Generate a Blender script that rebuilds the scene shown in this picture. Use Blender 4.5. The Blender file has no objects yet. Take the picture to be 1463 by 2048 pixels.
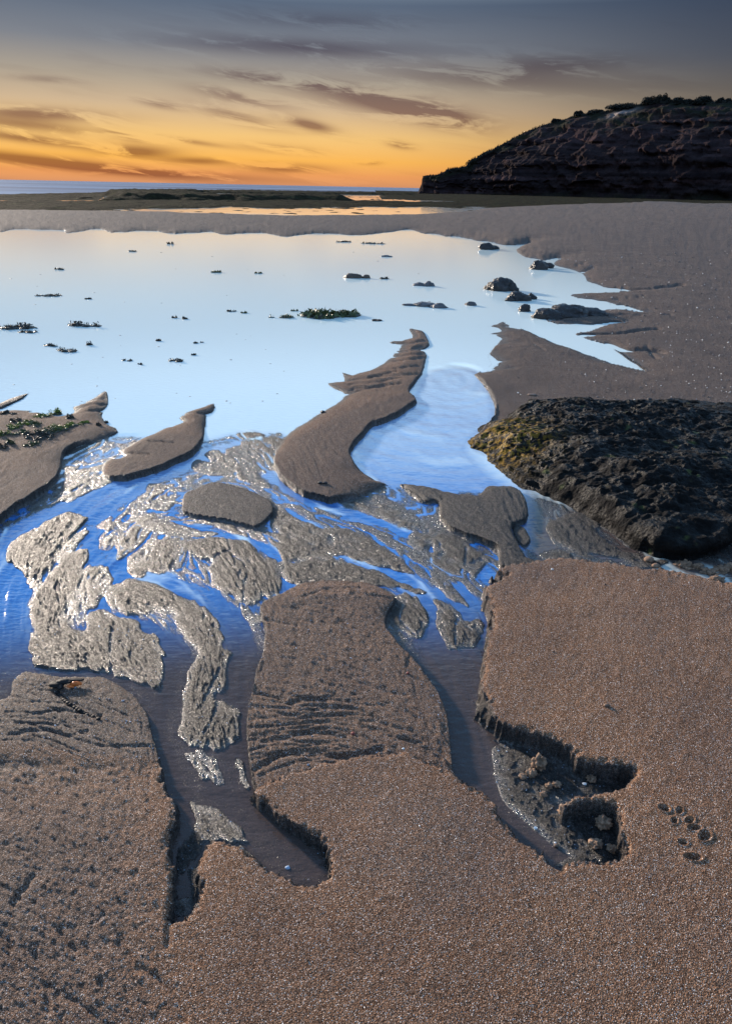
import bpy, bmesh, math, random
import numpy as np
from mathutils import Matrix, Vector
random.seed(7); rng = np.random.default_rng(7)
scene = bpy.context.scene
COL = scene.collection

# ------------------------------------------------------------------ camera
H = 1.2
F = 1024/math.tan(math.atan(18/24))          # focal length in photo pixels (24 mm, portrait)
PITCH = math.atan(650/F); ROLL = math.radians(1.17)
cp, sp = math.cos(PITCH), math.sin(PITCH); cr, sr = math.cos(ROLL), math.sin(ROLL)
fv = np.array([0, cp, -sp]); r0 = np.array([1., 0, 0]); u0 = np.array([0, sp, cp])
rv = cr*r0 + sr*u0; uv = -sr*r0 + cr*u0
cam_d = bpy.data.cameras.new('camera'); cam = bpy.data.objects.new('camera', cam_d); COL.objects.link(cam)
cam_d.sensor_fit = 'VERTICAL'; cam_d.sensor_height = 36; cam_d.lens = 24
cam_d.clip_start = 0.02; cam_d.clip_end = 20000
cam.matrix_world = Matrix(((rv[0], uv[0], -fv[0], 0), (rv[1], uv[1], -fv[1], 0), (rv[2], uv[2], -fv[2], H), (0, 0, 0, 1)))
scene.camera = cam

def raydir(px, py):
    return fv + (px-731.5)/F*rv - (py-1024)/F*uv
def G(px, py, z=0.0):                          # photo pixel -> point on the plane z
    d = raydir(px, py); t = (z-H)/d[2]
    return np.array([d[0]*t, d[1]*t, z])
def at_dist(px, py, D):                        # photo pixel -> point at ground distance D
    d = raydir(px, py); t = D/math.hypot(d[0], d[1])
    return np.array([d[0]*t, d[1]*t, H+d[2]*t])
def mpp(p):                                    # metres per photo pixel at a point
    return float(np.dot(np.array(p)-np.array([0, 0, H]), fv))/F
def lin(r, g, b):
    f = lambda c: (c/255/12.92 if c/255 <= .04045 else ((c/255+.055)/1.055)**2.4)
    return (f(r), f(g), f(b), 1)

# ------------------------------------------------------------------ sky
SUN_AZ, SUN_EL = math.radians(-44), math.radians(12)
world = bpy.data.worlds.new('World'); scene.world = world; world.use_nodes = True
nt = world.node_tree; nt.nodes.clear()
class NB:
    def __init__(s, nt): s.nt = nt
    def n(s, typ, **kw):
        o = s.nt.nodes.new(typ)
        for k, v in kw.items(): setattr(o, k, v)
        return o
    def put(s, sock, v):
        if isinstance(v, bpy.types.NodeSocket): s.nt.links.new(v, sock)
        else: sock.default_value = v
    def m(s, op, a, b=0.0, c=0.0, clamp=False):
        o = s.n('ShaderNodeMath', operation=op, use_clamp=clamp)
        for i, v in enumerate((a, b, c)): s.put(o.inputs[i], v)
        return o.outputs[0]
    def mix(s, f, a, b, blend='MIX'):
        o = s.n('ShaderNodeMix', data_type='RGBA', blend_type=blend)
        s.put(o.inputs[0], f); s.put(o.inputs[6], a); s.put(o.inputs[7], b)
        return o.outputs[2]
    def ramp(s, f, stops, interp='LINEAR'):
        o = s.n('ShaderNodeValToRGB'); cr_ = o.color_ramp; cr_.interpolation = interp
        while len(cr_.elements) < len(stops): cr_.elements.new(0.5)
        for e, (p, c) in zip(cr_.elements, stops):
            e.position = p; e.color = c if hasattr(c, '__len__') else (c, c, c, 1)
        s.put(o.inputs[0], f); return o.outputs[0]
    def maprange(s, v, a, b, c=0., d=1., smooth=True):
        o = s.n('ShaderNodeMapRange', interpolation_type='SMOOTHSTEP' if smooth else 'LINEAR')
        for i, q in enumerate((v, a, b, c, d)): s.put(o.inputs[i], q)
        return o.outputs[0]
    def noise(s, vec, scale, detail=2., rough=.5, dist=0., out=0):
        o = s.n('ShaderNodeTexNoise'); s.put(o.inputs['Vector'], vec)
        o.inputs['Scale'].default_value = scale; o.inputs['Detail'].default_value = detail
        o.inputs['Roughness'].default_value = rough; o.inputs['Distortion'].default_value = dist
        return o.outputs[out]
    def xyz(s, x, y, z=0.0):
        o = s.n('ShaderNodeCombineXYZ')
        for i, v in enumerate((x, y, z)): s.put(o.inputs[i], v)
        return o.outputs[0]
W = NB(nt)
tc = W.n('ShaderNodeTexCoord'); sx = W.n('ShaderNodeSeparateXYZ'); nt.links.new(tc.outputs['Generated'], sx.inputs[0])
el = W.m('MULTIPLY', W.m('ARCSINE', sx.outputs[2]), 57.2958)
az = W.m('MULTIPLY', W.m('ARCTAN2', sx.outputs[0], sx.outputs[1]), 57.2958)
elp = W.m('POWER', W.m('DIVIDE', W.m('MAXIMUM', el, 0.0), 90.0), 0.5)     # finer near the horizon
E = lambda d: (max(d, 0)/90)**.5
up1 = lin(190, 218, 228); up2 = lin(172, 208, 230); up3 = lin(100, 172, 238); up4 = lin(108, 144, 190); up5 = lin(112, 132, 158)
warm = W.ramp(elp, [(E(0), lin(214, 150, 108)), (E(.7), lin(240, 162, 94)), (E(1.7), lin(254, 188, 90)), (E(3.2), lin(246, 200, 124)),
    (E(5), lin(210, 184, 148)), (E(6.6), lin(174, 163, 145)), (E(8.6), lin(128, 133, 140)), (E(11.2), lin(92, 107, 126)),
    (E(13.0), lin(150, 166, 178)), (E(17), up1), (E(22), up2), (E(30), up3), (E(42), up4), (E(90), up5)])
cool = W.ramp(elp, [(E(0), lin(165, 112, 82)), (E(1.5), lin(176, 122, 78)), (E(3.5), lin(136, 112, 88)), (E(5.5), lin(102, 95, 86)),
    (E(8), lin(72, 78, 89)), (E(11.2), lin(55, 67, 86)), (E(13.0), lin(110, 128, 146)), (E(17), lin(176, 194, 208)), (E(22), lin(164, 194, 222)),
    (E(30), up3), (E(42), up4), (E(90), up5)])
daz = W.m('ABSOLUTE', W.m('ADD', az, 26.0))
sky = W.mix(W.maprange(daz, 22.0, 56.0), warm, cool)
sky = W.mix(1.0, sky, W.ramp(elp, [(E(12), (.55, .545, .56, 1)), (E(16), (.95, .97, .97, 1))]), 'MULTIPLY')
# drifting clouds: soft banks broken up by streaky noise
tilt = W.m('ADD', el, W.m('MULTIPLY', az, 0.10))
wv = W.xyz(W.m('MULTIPLY', az, 0.16), W.m('MULTIPLY', tilt, 0.95), 3.1)
n1 = W.noise(wv, 1.25, 6, .62, 0.5)
n2 = W.noise(W.xyz(W.m('MULTIPLY', az, 0.05), W.m('MULTIPLY', tilt, .5), 8.0), 1.6, 4, .55, .3)
def blob(px, py, wx, wy, rot=0., k=1.0):
    d = raydir(px, py); a0 = math.degrees(math.atan2(d[0], d[1])); e0 = math.degrees(math.asin(d[2]/np.linalg.norm(d)))
    dx = W.m('SUBTRACT', az, a0); dy = W.m('SUBTRACT', el, e0); c, s_ = math.cos(math.radians(rot)), math.sin(math.radians(rot))
    ux = W.m('DIVIDE', W.m('ADD', W.m('MULTIPLY', dx, c), W.m('MULTIPLY', dy, s_)), wx/24.)
    uy = W.m('DIVIDE', W.m('SUBTRACT', W.m('MULTIPLY', dy, c), W.m('MULTIPLY', dx, s_)), wy/24.)
    r2 = W.m('ADD', W.m('MULTIPLY', ux, ux), W.m('MULTIPLY', uy, uy))
    return W.m('MULTIPLY', W.m('EXPONENT', W.m('MULTIPLY', r2, -1.0)), k)
tot = 0.0
for b in [(760, 205, 150, 18, -8, 1.05), (870, 232, 75, 14, -10, 1.2), (560, 160, 110, 8, -4, 1.0), (480, 195, 80, 10, -8, .8), (620, 250, 42, 8, -10, 1.2),
          (470, 232, 70, 10, -12, .7), (320, 208, 35, 6, -8, .8), (70, 228, 110, 10, 0, 1.05), (50, 250, 120, 8, -3, .8), (60, 278, 110, 7, -5, 1.0), (280, 303, 62, 10, 0, 1.0),
          (110, 325, 240, 9, -5, 1.15), (400, 322, 60, 6, 0, .9), (570, 337, 75, 8, 0, .9), (560, 298, 70, 7, -3, .6), (800, 290, 24, 6, -8, .9), (740, 325, 20, 4, 0, .6),
          (600, 95, 230, 13, 0, .75), (640, 40, 170, 12, 0, .45), (1100, 130, 130, 15, 0, .7), (1000, 160, 240, 16, -3, .6), (250, 272, 30, 5, -10, .8), (390, 350, 260, 7, -2, .5), (90, 158, 50, 5, 0, .5), (380, 283, 60, 4, -6, .7)]:
    t_ = blob(*b); tot = t_ if tot == 0.0 else W.m('ADD', tot, t_)
dens = W.m('MULTIPLY', W.m('MINIMUM', tot, 1.25), W.maprange(n1, .37, .53))
dens = W.m('ADD', dens, W.m('MULTIPLY', W.maprange(n2, .52, .72), .12), clamp=True)
dens = W.m('MULTIPLY', dens, W.maprange(el, 60.0, 10.0))
sky = W.mix(W.m('MULTIPLY', dens, .92), sky, W.mix(1.0, sky, (.38, .30, .36, 1), 'MULTIPLY'))
below = W.maprange(el, -0.3, 0.0)
sky = W.mix(below, (.10, .10, .11, 1), sky)
bg = W.n('ShaderNodeBackground'); nt.links.new(sky, bg.inputs[0]); bg.inputs[1].default_value = 1.0
wo = W.n('ShaderNodeOutputWorld'); nt.links.new(bg.outputs[0], wo.inputs[0])

sd = bpy.data.lights.new('sun', 'SUN'); so = bpy.data.objects.new('sun', sd); COL.objects.link(so)
sd.energy = 4.6; sd.angle = math.radians(4); sd.color = (1.0, .85, .70)
sdir = Vector((math.sin(SUN_AZ)*math.cos(SUN_EL), math.cos(SUN_AZ)*math.cos(SUN_EL), math.sin(SUN_EL)))
so.rotation_euler = sdir.to_track_quat('Z', 'Y').to_euler()
scene.view_settings.view_transform = 'Standard'; scene.view_settings.look = 'None'
scene.view_settings.exposure = 0.86; scene.view_settings.gamma = 1.0; scene.view_settings.use_curve_mapping = False

# ------------------------------------------------------------------ numpy noise
PERM = rng.permutation(4096).astype(np.int64); RV = rng.random(4096).astype(np.float32)
def hsh(ix, iy, iz, seed):
    return RV[(PERM[(PERM[(PERM[(ix+seed*17) & 4095]+iy) & 4095]+iz) & 4095]) & 4095]
def vnoise(x, y, z=None, seed=0):
    ix = np.floor(x).astype(np.int64); iy = np.floor(y).astype(np.int64)
    fx = x-ix; fy = y-iy; fx = fx*fx*(3-2*fx); fy = fy*fy*(3-2*fy)
    def pl(iz):
        a = hsh(ix, iy, iz, seed); b = hsh(ix+1, iy, iz, seed); c = hsh(ix, iy+1, iz, seed); d = hsh(ix+1, iy+1, iz, seed)
        return (a+(b-a)*fx)*(1-fy)+(c+(d-c)*fx)*fy
    if z is None: return (pl(0)*2-1).astype(np.float32)
    iz = np.floor(z).astype(np.int64); fz = z-iz; fz = fz*fz*(3-2*fz)
    return ((pl(iz)*(1-fz)+pl(iz+1)*fz)*2-1).astype(np.float32)
def fbm(x, y, z=None, oct=4, seed=0, gain=.5):
    s = 0; a = 1.; t = 0
    for k in range(oct):
        s = s+a*vnoise(x*2**k+k*7.3, y*2**k-k*3.1, None if z is None else z*2**k+k*5.7, seed+k); t += a; a *= gain
    return s/t
def worley(x, y, seed=0):
    ix = np.floor(x).astype(np.int64); iy = np.floor(y).astype(np.int64); best = np.full(x.shape, 9., np.float32)
    for dx in (-1, 0, 1):
        for dy in (-1, 0, 1):
            cx, cy = ix+dx, iy+dy
            d = (cx+hsh(cx, cy, 1, seed)-x)**2+(cy+hsh(cx, cy, 2, seed)-y)**2
            best = np.minimum(best, d)
    return np.sqrt(best)
def blur(a, r):
    for ax in (0, 1):
        for _ in range(2):
            p = np.pad(a, [(r+1, r) if i == ax else (0, 0) for i in (0, 1)], mode='edge'); c = np.cumsum(p, axis=ax, dtype=np.float64)
            n = a.shape[ax]
            a = ((np.take(c, np.arange(2*r+1, 2*r+1+n), axis=ax)-np.take(c, np.arange(0, n), axis=ax))/(2*r+1)).astype(np.float32)
    return a
sstep = lambda x, a, b: (lambda t: t*t*(3-2*t))(np.clip((x-a)/(b-a), 0, 1))

# ------------------------------------------------------------------ ground grid: spacing grows with distance from the beach's near end
def axis(core0, core1, step, ext0, ext1, g=1.09):
    c = list(np.arange(core0, core1+.1, step)); s = step
    while c[-1] < ext1: s *= g; c.append(c[-1]+s)
    s = step
    while c[0] > ext0: s *= g; c.insert(0, c[0]-s)
    return np.array(c, np.float64)
Aax = axis(-770, 770, 2.0, -2600, 2600)
rows = [-650+2.2]
while rows[-1] < -560: rows.append(rows[-1]+1.0)
while rows[-1] < 1060: rows.append(rows[-1]+2.0)
s_ = 2.
while rows[-1] < 3600: s_ *= 1.09; rows.append(rows[-1]+s_)
Bax = np.array(rows)
beta = Bax/F; tt = H/(sp+beta*cp); Yr = tt*(cp-beta*sp); SC = tt/F        # row distance, metres per px
dq = np.abs(np.diff(Yr))/(.5*(SC[1:]+SC[:-1])); Bq = np.concatenate([[0], np.cumsum(dq)])
NR, NC = len(Bax), len(Aax)
GX = (SC[:, None]*Aax[None, :]).astype(np.float64); GY = np.repeat(Yr[:, None], NC, 1)
SCg = np.repeat(SC[:, None], NC, 1).astype(np.float32)
# unrolled -> photo pixel coordinates of every grid point
PXg = 731.5+Aax[None, :]*cr-Bax[:, None]*sr; PYg = 1024+Aax[None, :]*sr+Bax[:, None]*cr
def toq(p):
    be = (H*cp-p[1]*sp)/(p[1]*cp+H*sp); t = H/(sp+be*cp)
    return p[0]*F/t, float(np.interp(be*F, Bax, Bq))
def smoothpts(pts, closed, sub=6.0, jit=1.0, seed=1):
    """pts: (px,py,s); Catmull-Rom, resample, rough edge"""
    P = np.array(pts, float); n = len(P); out = []
    for i in range(n if closed else n-1):
        if closed: p0, p1, p2, p3 = P[i-1], P[i], P[(i+1) % n], P[(i+2) % n]
        else: p0, p1, p2, p3 = P[max(i-1, 0)], P[i], P[i+1], P[min(i+2, n-1)]
        k = max(1, min(12, int(np.hypot(*(p2-p1)[:2])/sub)))
        for j in range(k):
            t = j/k
            q = .5*((2*p1)+(-p0+p2)*t+(2*p0-5*p1+4*p2-p3)*t*t+(-p0+3*p1-3*p2+p3)*t**3)
            q = .65*q+.35*(p1+(p2-p1)*t); q[2] = p1[2]+(p2[2]-p1[2])*t
            out.append(q)
    if not closed: out.append(P[-1])
    Q = np.array(out)
    if jit:
        Q[:, 0] += jit*(1.6*vnoise(Q[:, 0]/17, Q[:, 1]/17, seed=seed)+.9*vnoise(Q[:, 0]/5, Q[:, 1]/5, seed=seed+1))
        Q[:, 1] += jit*(1.2*vnoise(Q[:, 0]/17, Q[:, 1]/17, seed=seed+2)+.7*vnoise(Q[:, 0]/5, Q[:, 1]/5, seed=seed+3))
    return Q
def dist_field(Q, h, closed, R):
    """Q (px,py,s) traced on height h*(1-s); signed distance in px units on the ground"""
    q = np.array([toq(G(x, max(y, 379.0+.02*x if y < 420 else y), h*(1-s))) for x, y, s in Q]); S = Q[:, 2]
    if closed: q = np.vstack([q, q[:1]]); S = np.append(S, S[0])
    r0_, r1_ = np.searchsorted(Bq, [q[:, 1].min()-R, q[:, 1].max()+R]); c0, c1 = np.searchsorted(Aax, [q[:, 0].min()-R, q[:, 0].max()+R])
    if r1_ <= r0_ or c1 <= c0: return None
    D = np.full((r1_-r0_, c1-c0), R*R, np.float32); SV = np.full(D.shape, .5, np.float32); ins = np.zeros(D.shape, bool)
    a = Aax[c0:c1]; b = Bq[r0_:r1_]
    for i in range(len(q)-1):
        (x0, y0), (x1, y1) = q[i], q[i+1]
        i0, i1 = np.searchsorted(b, [min(y0, y1)-R, max(y0, y1)+R]); j0, j1 = np.searchsorted(a, [min(x0, x1)-R, max(x0, x1)+R])
        if i1 > i0 and j1 > j0:
            X = a[j0:j1][None, :]-x0; Y = b[i0:i1][:, None]-y0; dx, dy = x1-x0, y1-y0; L = dx*dx+dy*dy+1e-9
            t = np.clip((X*dx+Y*dy)/L, 0, 1); d = (X-t*dx)**2+(Y-t*dy)**2
            sub = D[i0:i1, j0:j1]; m = d < sub; sub[m] = d[m]
            sv = SV[i0:i1, j0:j1]; ss = (S[i]+(S[i+1]-S[i])*t); sv[m] = ss[m]
        if closed and y0 != y1:
            k0, k1 = np.searchsorted(b, [min(y0, y1), max(y0, y1)])
            if k1 > k0:
                xc = x0+(b[k0:k1]-y0)*(x1-x0)/(y1-y0); ins[k0:k1] ^= a[None, :] > xc[:, None]
    return slice(r0_, r1_), slice(c0, c1), np.sqrt(D), SV, ins
def poly(Z, pts, h, wi=12., wc=5., jit=1.0, s=None, top=None, R=60, seed=1, mark=None, wall=.10, crumble=0., rag=0.):
    P = [(p[0], p[1], (p[2] if len(p) > 2 else (0. if s is None else s))) for p in pts]
    f = dist_field(smoothpts(P, True, jit=jit, seed=seed), h, True, R)
    if f is None: return None
    rs, cs, d, SV, ins = f
    if crumble:
        d = d*1.0; sg = np.where(ins, 1, -1)*d
        sg = sg+crumble*(fbm(GX[rs, cs]*60, GY[rs, cs]*60, oct=3, seed=seed+9))*(d < 40)
        ins = sg > 0; d = np.abs(sg)
    if rag:
        sg = np.where(ins, d, -d)+4.+rag*(.8*L2[rs, cs]+.5*L1[rs, cs]+.5*CLOT[rs, cs])*(d < R*.6); ins = sg > 0; d = np.abs(sg)
    hh = h if top is None else h+top[rs, cs]*1.0
    zi = hh*(1-SV*np.exp(-d/wi)); zo = h*(1-SV)-wall*d/wc
    v = np.where(ins, zi, zo); Z[rs, cs] = np.maximum(Z[rs, cs], v)
    if mark is not None:
        m, val = mark; m[rs, cs] = np.where(ins, val*np.minimum(1, d/3.) + m[rs, cs]*(1-np.minimum(1, d/3.)), m[rs, cs])
    return rs, cs, d, ins
def carve(Z, pts, w, depth, jit=1.0, h=0., seed=3, mask=None):
    P = [(p[0], p[1], 0.) for p in pts]; Q = smoothpts(P, False, jit=jit, seed=seed)
    f = dist_field(Q, h, False, w*2.2)
    if f is None: return
    rs, cs, d, SV, ins = f
    Z[rs, cs] -= depth*np.exp(-(d/w)**2)*(1-sstep(d, w*1.6, w*2.2))

# ------------------------------------------------------------------ flow direction of the draining water (photo pixels)
GUIDE = [(100,980,-2,1),(250,950,-2,1),(400,900,-3,1),(30,1150,-.5,1),(0,1250,0,1),(110,1080,-1,1),(120,1200,-.3,1),(120,1310,1,.5),(250,1300,1,1.3),
 (300,1000,-1,.8),(350,1040,2,.5),(250,1100,-1,1.2),(330,1110,-.3,1),(330,1170,1,.4),(430,1240,.7,1),(450,1350,-.2,1),(430,1450,.3,1),(330,1450,0,1),
 (450,1010,1,.2),(480,930,1,.7),(600,1030,2,.6),(700,1080,2,.9),(800,1130,1,.6),(480,1130,.6,1),(560,1160,.3,1),(700,1020,1,.1),(780,1030,1,.3),(900,1080,1,.5),
 (900,1020,1,.5),(850,1200,1,1),(920,1250,.5,1),(820,1250,.6,1),(880,1350,.5,1),(950,1450,.3,1),(1050,1600,1,.8),(620,1200,1,-.1),(700,1300,1,.3),(700,1380,1,.4),
 (600,1450,1,.05),(800,1480,1,.5),(100,1420,1,.4),(200,1450,1,.4),(250,1380,1,.6),(820,900,1,.4),(880,800,1,.2),(750,930,1,.8),(900,930,1,.1),(1150,1060,1,.8),
 (1200,1110,1,.2),(1080,1000,.2,1),(640,1140,1,.25),(720,1160,1,.3),(550,900,1,.5),(600,950,.4,1),(400,950,-2,.6),(180,1030,-1,.8),(480,1500,0,1),(420,1630,.6,1),
 (1000,560,1,.1),(1000,480,1,.02),(1200,560,1,.02),(1200,640,1,0),(1250,700,1,.2),(1020,700,1,.05),(900,470,1,.02),(800,720,1,-.15),(370,870,1,-.4),(190,820,1,-.3)]
num = np.zeros((NR, NC), np.complex64); 
for gx, gy, dx, dy in GUIDE:
    w = 1/((PXg-gx)**2+(PYg-gy)**2+900)**1.5; num += (w*np.exp(2j*math.atan2(dy, dx))).astype(np.complex64)
ang = np.angle(num)/2; DX, DY = np.cos(ang).astype(np.float32), np.sin(ang).astype(np.float32); del num
II, JJ = np.meshgrid(np.arange(NR, dtype=np.float32), np.arange(NC, dtype=np.float32), indexing='ij')
def lic(src, n, step=1.0):
    acc = src.copy(); cnt = 1.
    for sg in (1, -1):
        i, j = II.copy(), JJ.copy(); pdx, pdy = DX, DY; 
        for k in range(n):
            j = j+sg*step*pdx; i = i+sg*step*pdy
            ii = np.clip(np.rint(i), 0, NR-1).astype(np.int32); jj = np.clip(np.rint(j), 0, NC-1).astype(np.int32)
            ndx, ndy = DX[ii, jj], DY[ii, jj]; flip = np.where(ndx*pdx+ndy*pdy < 0, -1., 1.).astype(np.float32); pdx, pdy = ndx*flip, ndy*flip
            w = 1-k/(n+1); acc += src[ii, jj]*w; cnt += w
    return acc/cnt
def nrm(a): a = a-a.mean(); return (a/a.std()).astype(np.float32)
wn = rng.standard_normal((NR, NC)).astype(np.float32)
L1 = nrm(lic(nrm(blur(wn, 1)), 7)); L2 = nrm(lic(nrm(blur(rng.standard_normal((NR, NC)).astype(np.float32), 3)), 18, 1.4)); L3 = nrm(lic(nrm(blur(rng.standard_normal((NR, NC)).astype(np.float32), 8)), 22, 2.0))
L0 = nrm(lic(wn, 3)+.6*wn)
FINE = nrm(blur(rng.standard_normal((NR, NC)).astype(np.float32), 1)); CLOT = nrm(blur(rng.standard_normal((NR, NC)).astype(np.float32), 3))

# ------------------------------------------------------------------ heights
zero = np.zeros((NR, NC), np.float32)
Mb = zero.copy()
def mask_poly(pts, soft):
    m = zero-1; f = dist_field(smoothpts([(x, y, 1.) for x, y in pts], True, jit=0), 0., True, soft)
    rs, cs, d, SV, ins = f; v = np.where(ins, .5+.5*d/soft, .5-.5*d/soft); o = zero.copy(); o[rs, cs] = sstep(v, 0, 1); return o
Mb = mask_poly([(-1500,1000),(-600,1000),(0,960),(130,900),(240,868),(400,880),(480,862),(560,866),(600,880),(700,830),(820,790),(850,745),(900,728),(960,740),(990,830),(930,900),(1040,980),(1463,1080),(2300,1100),(2300,3200),(-1500,3200)], 14)
Rch = mask_poly([(690,870),(730,850),(820,790),(850,745),(900,728),(960,740),(990,830),(940,900),(1040,980),(980,985),(780,970),(720,940)], 20)
low = sstep(PYg, 1180, 1420)
base = .0007-.0056*Rch-.0036*low-.003*(1-sstep(PXg, 20, 90))*sstep(PYg, 1040, 1100)
amp = SCg*(1.0+0*SCg)
RIL0 = L3*.8+L2*.5+.15*L1; RIL0 = RIL0/RIL0.std(); rill0 = np.exp(-(RIL0/.16)**2)+.8*np.exp(-((RIL0-1.1)/.15)**2)+.8*np.exp(-((RIL0+1.1)/.15)**2)
braid = base-SCg*2.2*rill0*(1-low)*(1-Rch)+.85*amp*(.85*L3+.75*L2*(1-.3*low)+.40*L1+.30*L0+.18*FINE)*(1-.5*Rch)*(1-.4*low)
B0 = braid.copy()
for pts, w, dep in [([(230,1130),(330,1165),(420,1200),(470,1260),(492,1340),(482,1420),(480,1500),(500,1590),(560,1650),(630,1730)], 17, .012),
    ([(230,1245),(290,1262),(345,1300),(345,1360),(328,1430),(340,1510),(370,1590),(365,1690),(362,1800)], 18, .012), ([(390,1590),(450,1600),(520,1640)], 20, .01),
    ([(560,1030),(640,1075),(720,1110),(790,1150),(845,1195),(868,1260),(895,1340),(925,1420),(955,1500),(985,1580),(1060,1660),(1110,1725)], 20, .014),
    ([(900,1180),(945,1220),(960,1290),(940,1350),(945,1420)], 18, .012), ([(620,1000),(700,1030),(790,1050),(860,1085),(940,1122),(985,1160)], 12, .01),
    ([(260,955),(150,1015),(60,1065),(10,1130),(10,1230),(20,1330)], 26, .012), ([(540,878),(430,900),(330,950),(240,1000),(190,1040)], 13, .008), ([(545,950),(600,990),(660,1015)], 12, .01),
    ([(350,1050),(450,1072),(540,1100),(575,1150),(580,1200),(592,1235)], 10, .01), ([(180,1060),(190,1120),(240,1160),(200,1215)], 12, .008), ([(230,1100),(250,1140),(330,1160)], 14, .008),
    ([(0,1350),(60,1335),(200,1352),(300,1400)], 8, .006), ([(1030,985),(1060,1060),(1120,1110),(1250,1125),(1463,1150)], 24, .014), ([(620,1150),(700,1170)], 5, .004)]:
    carve(braid, pts, w*1.12, dep*1.15)
Z = (-.05*(1-Mb)+braid*Mb).astype(np.float32)
WET = np.ones((NR, NC), np.float32)           # 1 where freshly washed by the streams
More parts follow.
